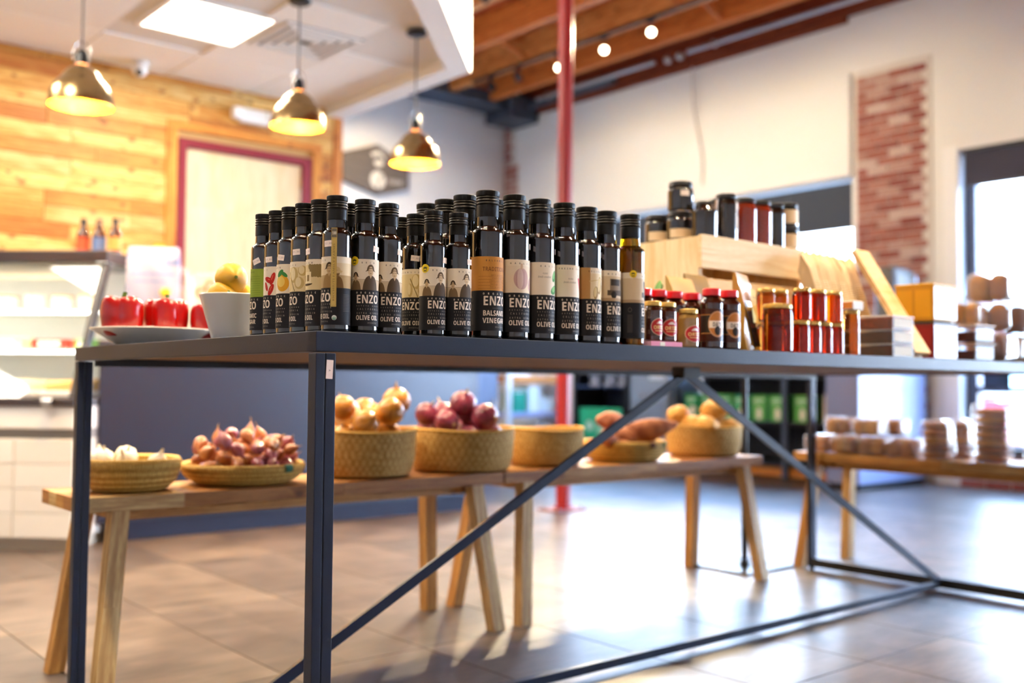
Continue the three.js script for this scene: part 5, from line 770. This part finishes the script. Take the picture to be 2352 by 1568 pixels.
// ================================================================ COUNTER, DELI CASE AND WHAT STANDS ON THEM
{
  const c = thing('service_counter', 'long dark blue service counter behind the benches', 'counter');
  const plan = [[1.745, -5.35], [4.2, -5.35], [4.2, -5.95], [2.34, -5.95]];
  part('front_panel', poly(plan, 0.1, 1.0), M.counter, c); part('plinth', poly([[1.80, -5.38], [4.17, -5.38], [4.17, -5.92], [2.32, -5.92]], 0, 0.1), std(0x1b2038, 0.6), c);
  part('worktop', poly([[1.73, -5.33], [4.22, -5.33], [4.22, -5.97], [2.345, -5.97]], 1.0, 1.035, 0.004), std(0x3a3c44, 0.35), c);
}
{ // deli case set at 45 degrees: right front foot at (1.58, -5.2)
  const d = thing('deli_case', 'lit glass-fronted refrigerated deli case at the left', 'deli case', [1.585, 0, -5.2], -Math.PI / 4);
  const W = 1.9, D = 0.80; // local x from -W to 0, z from -D to 0
  const b = part('base', span(-W, 0, 0.06, 0.54, -D, 0), std(0xd9d2c6, 0.6), d), tm = [phys(0xf0ebe2, 0.3), phys(0xece6dc, 0.3)], tg = rbox(0.296, 0.116, 0.012, 0.002);
  for (let i = 0; i < 6; i++) for (let j = 0; j < 4; j++) { const m = part('tile', tg, tm[(i + j) % 2], b); m.position.set(-0.15 - i * 0.3, 0.12 + j * 0.12, 0.004); }
  part('plinth', span(-W + 0.02, -0.02, 0, 0.06, -D + 0.02, -0.03), std(0xcdbfa8, 0.7), d); part('recess', span(-W, 0, 0.54, 0.59, -D, -0.03), std(0x8a8682, 0.5), d); part('apron', rspan(-W, 0, 0.59, 0.70, -D, 0.006, 0.004), M.whitePaint, d);
  part('front_rail', rspan(-W, 0.004, 0.70, 0.742, -D, 0.02, 0.006), std(0x3a3335, 0.35), d); part('rail_knob', cyl(0.022, 0.022, 0.05, 20).rotateZ(Math.PI / 2).translate(-0.12, 0.72, 0.035), M.chrome, d);
  part('back_panel', span(-W, 0, 0.742, 1.44, -D, -D + 0.02), std(0xf4f2ec, 0.5), d);
  const slope = (y) => -0.30 * (y - 0.742) / (1.44 - 0.742);
  part('front_glass', bar([-W / 2, 0.742, -0.002], [-W / 2, 1.44, -0.302], W - 0.04, 0.006), M.glassPane, d);
  for (const x of [-0.015, -W + 0.015]) { part('end_frame', bar([x, 0.742, -0.012], [x, 1.44, -0.312], 0.03, 0.045), std(0x1c1819, 0.4), d); part('rear_post', span(x - 0.015, x + 0.015, 0.742, 1.44, -D, -D + 0.03), std(0x4a4244, 0.35), d); const s = new THREE.Shape([[0.03 - 0.03, 0], [0.74, 0], [0.74, 0.69], [0.30, 0.69]].map(([z, y]) => new THREE.Vector2(z, y))); const g = new THREE.ExtrudeGeometry(s, { depth: 0.005, bevelEnabled: false }); g.rotateY(Math.PI / 2); g.translate(x, 0.745, -0.025); part('end_glass', g, M.glassPane, d); }
  part('canopy', rspan(-W, 0.01, 1.44, 1.505, -D - 0.01, -0.27, 0.008), std(0x2e2628, 0.3), d); part('edge_trim', rspan(-0.05, 0.012, 1.436, 1.44, -0.36, -0.27), M.chrome, d);
  part('valance', span(-W + 0.03, -0.03, 1.36, 1.44, -0.34, -0.325), std(0xe6e0cc, 0.5), d);
  for (const [y, z0] of [[1.19, -0.30], [0.98, -0.22]]) part('glass_shelf', rspan(-W + 0.03, -0.03, y, y + 0.012, -D + 0.02, z0, 0.003), phys(0xf4fbfa, 0.1, { transmission: 0.55, thickness: 0 }), d);
  for (const [y, z] of [[1.42, -0.37], [1.178, -0.33], [0.968, -0.26]]) { part('led_strip_light', rspan(-W + 0.05, -0.05, y, y + 0.012, z - 0.014, z + 0.014, 0.004), std(0xffffff, 0.5, 0, { emissive: new THREE.Color(1, 0.95, 0.84), emissiveIntensity: 5 }), d); const l = new THREE.RectAreaLight(new THREE.Color(1, 0.95, 0.84), 11, W - 0.1, 0.03); l.position.set(-W / 2, y - 0.004, z); l.rotation.x = -Math.PI / 2; d.add(l); }
  d.updateMatrixWorld(true);
  const inCase = (n, label, cat, x, y, z, build) => { const t = thing(n, label, cat, d.localToWorld(V(x, y, z)).toArray(), -Math.PI / 4); build(t); };
  const pk = (w, h, dd, c) => (t) => { part('pack', rbox(w, h, dd, 0.006, 0, h / 2, 0), std(c, 0.5), t); part('label', span(-w * 0.3, w * 0.3, h * 0.25, h * 0.8, dd / 2, dd / 2 + 0.001), M.paper, t); };
  const tub = (r, h, c) => (t) => { part('tub', cyl(r, r * 0.88, h, 28, 0, h / 2, 0), std(0xf4f0e4, 0.5), t); part('lid', cyl(r * 1.04, r * 1.04, 0.008, 28, 0, h, 0), std(c, 0.5), t); };
  inCase('food_pack', 'red food pack on the deli case middle shelf', 'pack', -0.30, 0.992, -0.34, pk(0.2, 0.05, 0.12, 0xd8301c)); inCase('food_pack', 'green food pack on the deli case middle shelf', 'pack', -0.11, 0.992, -0.34, pk(0.11, 0.05, 0.12, 0x5f9a3c)); inCase('food_pack', 'cream food pack on the deli case middle shelf', 'pack', -0.55, 0.992, -0.34, pk(0.2, 0.06, 0.12, 0xe8dcae));
  [[-0.18, 0xf0d080], [-0.33, 0xe0a860], [-0.48, 0xf4e8c8], [-0.64, 0xd89858]].forEach(([x, c], i) => inCase('food_tub', ['rightmost', 'second', 'third', 'fourth'][i] + ' round tub from the right on the deli case top shelf', 'tub', x, 1.203, -0.46, tub(0.055, 0.075, c)));
  [[-0.2, 0xe8b86a], [-0.45, 0xf2e2b8], [-0.72, 0xd8a070]].forEach(([x, c], i) => inCase('food_tray', ['right', 'middle', 'left'][i] + ' tray of food on the deli case floor', 'tray', x, 0.744, -0.36, (t) => { part('tray', rbox(0.22, 0.03, 0.3, 0.008, 0, 0.015, 0), M.whitePaint, t); part('food', warp(new RoundedBoxGeometry(0.19, 0.06, 0.26, 5, 0.02).translate(0, 0.055, 0), (v) => { if (v.y > 0.05) v.y += 0.03 * (N1(v.x * 40 + i, v.z * 40) - 0.5); }), std(c, 0.7), t); }));
  // sauce bottles on the case
  const body = lathe([[0, 0.002], [0.03, 0], [0.034, 0.006], [0.034, 0.105], [0.03, 0.125], [0.018, 0.145], [0.0145, 0.155], [0.0145, 0.175], [0, 0.175]], 28), capG = cyl(0.0165, 0.0165, 0.028, 20, 0, 0.184, 0), lg = new THREE.CylinderGeometry(0.0345, 0.0345, 0.07, 28, 1, true, -2.2, 4.4).translate(0, 0.06, 0);
  [[-0.245, -0.5, 0xc8502c, 0, 'leftmost sauce bottle with red label on the deli case'], [-0.2, -0.58, 0x8a3a2a, 0, 'rear sauce bottle half hidden on the deli case'], [-0.155, -0.5, 0x4a6aa8, 1, 'middle sauce bottle with blue label and brown cap on the deli case'], [-0.065, -0.5, 0xd8904c, 0, 'rightmost sauce bottle with orange label on the deli case']].forEach(([x, z, c, brown, label]) => { const t = thing('sauce_bottle', label, 'bottle', d.localToWorld(V(x, 1.505, z)).toArray(), -Math.PI / 4); part('glass', body, phys(0x3a1a10, 0.1, { clearcoat: 1 }), t); part('cap', capG, brown ? std(0x8a6a50, 0.4) : M.blackPlastic, t); part('label', lg, std(c, 0.6, 0, { side: THREE.DoubleSide }), t); });
}
{ // snacks on the counter
  const y = 1.035;
  const bag = thing('crisp_bag', 'tall white printed snack bag on the counter left of the door', 'bag', [2.07, y, -5.50], -0.5);
  const g = new THREE.BoxGeometry(0.27, 0.52, 0.11, 10, 18, 5).translate(0, 0.26, 0); warp(g, (v) => { const f = v.y / 0.52, e = Math.pow(Math.max(0, 4 * f * (1 - f)), 0.45); v.z = v.z * (0.08 + 0.92 * e) + 0.008 * Math.sin(v.x * 40 + f * 9) * e; v.x *= 0.94 + 0.06 * e; }); boxUV(g);
  { const p = g.attributes.position, uv = g.attributes.uv; for (let i = 0; i < p.count; i++) uv.setXY(i, p.getX(i) / 0.27 + 0.5, p.getY(i) / 0.52); }
  part('film', g, phys(0xc4c8d8, 0.3, { clearcoat: 0.4, map: canvasTex(256, 512, (x, w, h) => { x.fillStyle = '#c9cdea'; x.fillRect(0, 0, w, h); x.fillStyle = '#7f9ede'; x.fillRect(0, 30, 90, 40); x.fillRect(190, 40, 66, 60); x.fillStyle = '#f0f2ff'; x.fillRect(96, 34, 90, 44); x.fillStyle = '#b9937a'; for (const [cx, cy] of [[70, 330], [110, 400], [190, 300], [60, 440], [200, 420], [150, 350]]) { x.beginPath(); x.ellipse(cx, cy, 30, 18, 0.6, 0, 7); x.fill(); } x.fillStyle = '#9fb2e6'; x.fillRect(20, 140, 216, 16); x.fillRect(40, 180, 150, 12); }) }), bag); part('yellow_dot', new THREE.SphereGeometry(0.03, 16, 12).scale(1, 1, 0.3).translate(0.07, 0.27, 0.056), std(0xf0b21c, 0.5), bag); part('blue_header', span(-0.13, 0.13, 0.47, 0.5, 0.012, 0.03), std(0x9ab6ec, 0.4), bag);
  const bu = thing('twisted_snack_pack', 'clear pack of small brown twisted snacks right of the white bag', 'pack', [2.19, y, -5.52], -0.5);
  for (let k = 0; k < 8; k++) part('snack', new THREE.TorusGeometry(0.026, 0.010, 8, 16).rotateY(0.4 * k).translate((k % 2) * 0.05 - 0.02, 0.05 + k * 0.044, 0), crust[k % 3], bu); part('film', filmG(0.15, 0.42, 0.09, 5), M.wrap, bu);
  const b2 = thing('twisted_snack_pack', 'clear ribboned pack of pale snacks nearest the red door frame', 'pack', [2.36, y, -5.50], -0.4);
  for (let k = 0; k < 8; k++) part('snack', new THREE.TorusGeometry(0.024, 0.010, 8, 16).rotateX(0.5 * k).translate((k % 2) * 0.05 - 0.02, 0.04 + k * 0.042, 0), crust[2], b2); part('film', filmG(0.14, 0.40, 0.09, 9), M.wrap, b2);
  const s = thing('round_tag', 'olive-yellow round sign on a thin stick above the snack packs', 'sign', [2.14, y, -5.62]); part('stick', cyl(0.005, 0.005, 0.5, 10, 0, 0.25, 0), M.kraft, s); part('disc', cyl(0.052, 0.052, 0.01, 36).rotateX(Math.PI / 2).rotateY(-0.5).translate(0, 0.51, 0), std(0xb59a14, 0.6), s); part('base', cyl(0.05, 0.055, 0.012, 28, 0, 0.006, 0), M.kraft, s);
}
// ================================================================ FAR SIDE: SHELVING AND EQUIPMENT
const greens = [0x1f8f4c, 0x46a34a, 0x6cb24a, 0x178a78];
const cartonArt = [0, 1].map((v) => canvasTex(128, 160, (x, w, h) => { x.fillStyle = v ? '#5aa84a' : '#1d9250'; x.fillRect(0, 0, w, h); x.fillStyle = '#cfe8c6'; x.fillRect(16, 20, 96, 10); x.fillRect(16, 38, 70, 8); x.fillStyle = '#f2e4cc'; x.beginPath(); v ? x.ellipse(64, 116, 22, 40, 0, 0, 7) : x.arc(78, 108, 34, 0, 7); x.fill(); }));
function carton(pos, w, h, d, mat, art, label) { const t = thing('carton', label, 'box', pos); part('box', rbox(w, h, d, 0.004, 0, h / 2, 0), mat, t); const g = new THREE.PlaneGeometry(d * 0.94, h * 0.94).rotateY(-Math.PI / 2).translate(-w / 2 - 0.001, h / 2, 0); part('print', g, std(0xffffff, 0.6, 0, { map: art, side: THREE.DoubleSide }), t); return t; }
{ // black shelf unit with green cartons under the far window
  const s = thing('black_shelf', 'low black shelf unit under the far window holding green cartons', 'shelf', [7.95, 0, -5.85]);
  for (const y of [0.12, 0.48, 0.9]) part('shelf_board', rspan(-0.25, 0.25, y, y + 0.03, -0.85, 1.06), M.black, s);
  for (const [x, z] of [[-0.24, -0.84], [-0.24, 0.44], [-0.24, 1.05], [0.24, -0.84], [0.24, 1.05]]) part('post', span(x - 0.02, x + 0.02, 0, 0.93, z - 0.025, z + 0.025), M.blueSteel, s);
  part('back', span(0.24, 0.25, 0.1, 0.9, -0.84, 1.04), std(0x1a1c22, 0.7), s);
  part('kick_board', rspan(-0.2, 0.2, 0.02, 0.1, -0.8, 1.05), wood(TX.pine, 0xe8b070, 0.6), s);
  [-6.54, -6.34, -6.14, -5.94, -5.74, -5.54, -5.28].forEach((z, i) => carton([7.86, 0.51, z], 0.16, 0.235, 0.165, std(greens[i % 4], 0.6), cartonArt[i >= 4 ? 1 : 0], ['first', 'second', 'third', 'fourth', 'fifth', 'sixth', 'seventh'][i] + ' green carton from the left on the black shelf'));
  [-5.04, -4.90].forEach((z, i) => { const t = thing('paper_sack', (i ? 'right' : 'left') + ' pale sack with dark top at the right end of the black shelf', 'sack', [7.86, 0.51, z]); part('sack', warp(new RoundedBoxGeometry(0.14, 0.26, 0.10, 5, 0.03).translate(0, 0.13, 0), (v) => { v.x *= 1 - 0.3 * Math.max(0, v.y - 0.15) / 0.1; }), std(0xcbb9a0, 0.8), t); part('top', rbox(0.07, 0.1, 0.06, 0.02, 0, 0.31, 0), std(0x1d4a70, 0.6), t); });
  const jl = [-6.35, -6.25]; jl.forEach((z, i) => { const t = thing('red_can', (i ? 'right' : 'left') + ' small red can on the lower black shelf', 'can', [7.86, 0.15, z]); part('can', cyl(0.04, 0.04, 0.12, 24, 0, 0.06, 0), std(0xb0202a, 0.4), t); part('lid', cyl(0.038, 0.038, 0.006, 24, 0, 0.122, 0), M.stainless, t); });
}
{ // cabinet whose pale end panel faces the window
  const c = thing('cold_cabinet', 'smooth pale blue-grey cabinet at the end of the black shelf', 'cabinet', [7.87, 0, -4.61]);
  part('carcass', rbox(1.06, 0.90, 0.30, 0.008, 0, 0.5, 0), phys(0x8d94b4, 0.4, { clearcoat: 0.3 }), c); part('plinth', span(-0.5, 0.5, 0, 0.05, -0.13, 0.13), M.black, c); part('top', rbox(1.08, 0.02, 0.31, 0.006, 0, 0.96, 0), M.stainless, c);
  const g = thing('grey_machine', 'grey rounded machine with chrome end before the brick pier', 'machine', [8.14, 0.971, -4.60]);
  part('body', rbox(0.36, 0.88, 0.20, 0.06, 0, 0.44, 0, 5), std(0x66635f, 0.5), g); part('panel', rbox(0.26, 0.3, 0.01, 0.004, 0, 0.66, 0.1, 4), std(0x77746f, 0.4), g); part('chrome_end', new THREE.SphereGeometry(0.07, 24, 16).scale(0.6, 1.1, 1).translate(0.2, 0.78, 0.03), M.chrome, g); part('dark_knob', cyl(0.03, 0.03, 0.06, 20).rotateZ(Math.PI / 2).translate(0.2, 0.64, 0.04), M.black, g);
}
{ // stainless machine and dark cooler left of the shelf
  const m = thing('steel_machine', 'stainless steel drinks machine beside the red column', 'machine', [7.95, 0, -7.03]);
  part('body', rbox(0.5, 0.98, 0.52, 0.02, 0, 0.55, 0), M.brushed, m); part('door', rbox(0.012, 0.5, 0.44, 0.004, -0.256, 0.42, 0), std(0x8a929c, 0.4, 0.6), m); part('knob', new THREE.SphereGeometry(0.022, 16, 12).translate(-0.28, 0.72, -0.06), M.chrome, m); part('screen', rbox(0.01, 0.12, 0.2, 0.004, -0.255, 0.95, 0.12), std(0xdfe8f2, 0.3), m); part('foot', span(-0.22, 0.22, 0, 0.06, -0.22, 0.22), M.black, m);
  const c = thing('dark_cooler', 'dark open cooler with a green sign and blue strip light', 'cooler', [7.95, 0, -7.72]);
  part('side', span(-0.25, 0.25, 0.04, 1.02, -0.42, -0.38), M.black, c); part('side', span(-0.25, 0.25, 0.04, 1.02, 0.36, 0.40), M.black, c); part('back', span(0.21, 0.25, 0.04, 1.02, -0.38, 0.36), std(0x121c30, 0.5), c); part('top', span(-0.25, 0.25, 1.02, 1.05, -0.42, 0.40), M.black, c); part('base', span(-0.25, 0.25, 0, 0.3, -0.42, 0.40), M.black, c); part('shelf', rspan(-0.25, 0.2, 0.80, 0.82, -0.38, 0.36), std(0x27406a, 0.4), c);
  part('strip_light', rspan(-0.252, -0.235, 0.965, 0.985, -0.36, 0.34), std(0x88a8ff, 0.4, 0, { emissive: new THREE.Color(0.35, 0.5, 1), emissiveIntensity: 2 }), c); { const l = new THREE.RectAreaLight(new THREE.Color(0.4, 0.55, 1), 4, 0.7, 0.03); l.position.set(-0.27, 0.975, -0.01); l.rotation.y = Math.PI / 2; c.add(l); }
  part('sign_board', rbox(0.012, 0.33, 0.62, 0.01, -0.262, 0.42, 0.02), std(0xffffff, 0.5, 0, { map: canvasTex(64, 64, (x) => { x.fillStyle = '#19c08a'; x.fillRect(0, 0, 64, 64); }) }), c); part('sign_print', new THREE.PlaneGeometry(0.58, 0.29).rotateY(-Math.PI / 2).translate(-0.2705, 0.42, 0.02), std(0xffffff, 0.5, 0, { side: THREE.DoubleSide, map: canvasTex(512, 256, (x, w, h) => { x.fillStyle = '#19c08a'; x.fillRect(0, 0, w, h); x.fillStyle = '#cdf2e0'; x.beginPath(); x.arc(120, 150, 46, 0, 7); x.fill(); for (let i = 0; i < 8; i++) x.fillRect(210, 70 + i * 20, 150 + (i * 37) % 60, 10); x.beginPath(); x.arc(420, 70, 26, 0, 7); x.fill(); }) }), c);
  [-0.22, 0.0, 0.2].forEach((z, i) => { const t = thing('canister', ['left', 'middle', 'right'][i] + ' pale canister with dark opening in the cooler', 'canister', [7.85, 0.822, -7.72 + z]); part('can', cyl(0.06, 0.06, 0.11, 28, 0, 0.055, 0), std(0xcfd2d6, 0.4), t); part('opening', cyl(0.03, 0.03, 0.006, 24).rotateZ(Math.PI / 2).translate(-0.06, 0.06, 0), M.black, t); });
}
{ // white-framed shelf rack in the far corner with cartons, and a grey cabinet before it
  const s = thing('white_rack', 'white-framed rack with a wooden shelf in the far corner', 'rack', [8.02, 0, -9.3]);
  for (const x of [-0.42, 0.40]) for (const z of [-0.18, 0.18]) part('post', span(x - 0.03, x + 0.03, 0, 1.25, z - 0.03, z + 0.03), M.whitePaint, s);
  part('wood_shelf', rspan(-0.40, 0.38, 0.84, 0.93, -0.2, 0.2), wood(TX.pine, 0xe0a868, 0.6), s); part('shelf', rspan(-0.40, 0.38, 0.44, 0.5, -0.2, 0.2), std(0xaab0d4, 0.5), s); part('shelf', rspan(-0.40, 0.38, 0.1, 0.16, -0.2, 0.2), std(0xaab0d4, 0.5), s);
  const bx = (x, y, w, h, c, label) => { const t = thing('carton', label, 'box', [8.02 + x, y, -9.24]); part('box', rbox(w, h, 0.2, 0.004, 0, h / 2, 0), std(c, 0.6), t); part('tape', span(-w / 2 - 0.001, w / 2 + 0.001, h - 0.03, h - 0.015, 0.1, 0.1015), M.paper, t); };
  bx(-0.22, 0.50, 0.2, 0.26, 0x149a78, 'teal carton at the left of the corner rack'); bx(0.0, 0.50, 0.17, 0.31, 0xf0f2f0, 'tall white carton in the middle of the corner rack'); bx(0.2, 0.50, 0.2, 0.16, 0xe4f2f4, 'low white carton at the right of the corner rack'); bx(-0.2, 0.93, 0.26, 0.1, 0xf2f2f2, 'white carton on the wooden shelf of the corner rack'); bx(0.16, 0.16, 0.24, 0.2, 0xf0f0f0, 'white carton on the bottom of the corner rack'); bx(-0.15, 0.16, 0.2, 0.16, 0x2a8a64, 'green carton on the bottom of the corner rack');
  const c = thing('grey_cabinet', 'blue-grey steel cabinet just right of the counter end', 'cabinet', [5.35, 0, -7.1]); part('body', rbox(0.5, 1.0, 0.5, 0.01, 0, 0.56, 0), std(0x4c5a74, 0.4, 0.3), c); part('door', rbox(0.44, 0.9, 0.012, 0.004, 0, 0.56, 0.255), std(0x55627c, 0.4, 0.3), c); part('handle', rbox(0.012, 0.2, 0.03, 0.004, 0.18, 0.6, 0.275), M.chrome, c); part('foot', span(-0.22, 0.22, 0, 0.06, -0.22, 0.22), M.black, c);
  const tp = thing('gooseneck_tap', 'dark arched gooseneck tap in front of the far window', 'tap', [8.3, 1.03, -5.33]); part('spout', tube([[0, 0, 0], [0, 0.95, 0], [0, 1.13, -0.05], [0, 1.18, -0.13], [0, 1.15, -0.22], [0, 1.04, -0.27]], 0.014, 40, 10), std(0x1e5a64, 0.3, 0.6), tp); part('base', cyl(0.03, 0.035, 0.04, 24, 0, 0.02, 0), M.black, tp);
  const wc = solo('window_counter', rspan(8.215, XL - 0.01, 0.99, 1.03, -6.7, -5.2), std(0x2a2d34, 0.4), 'dark counter ledge running under the far window', 'ledge');
}
renderer.render(scene, camera);
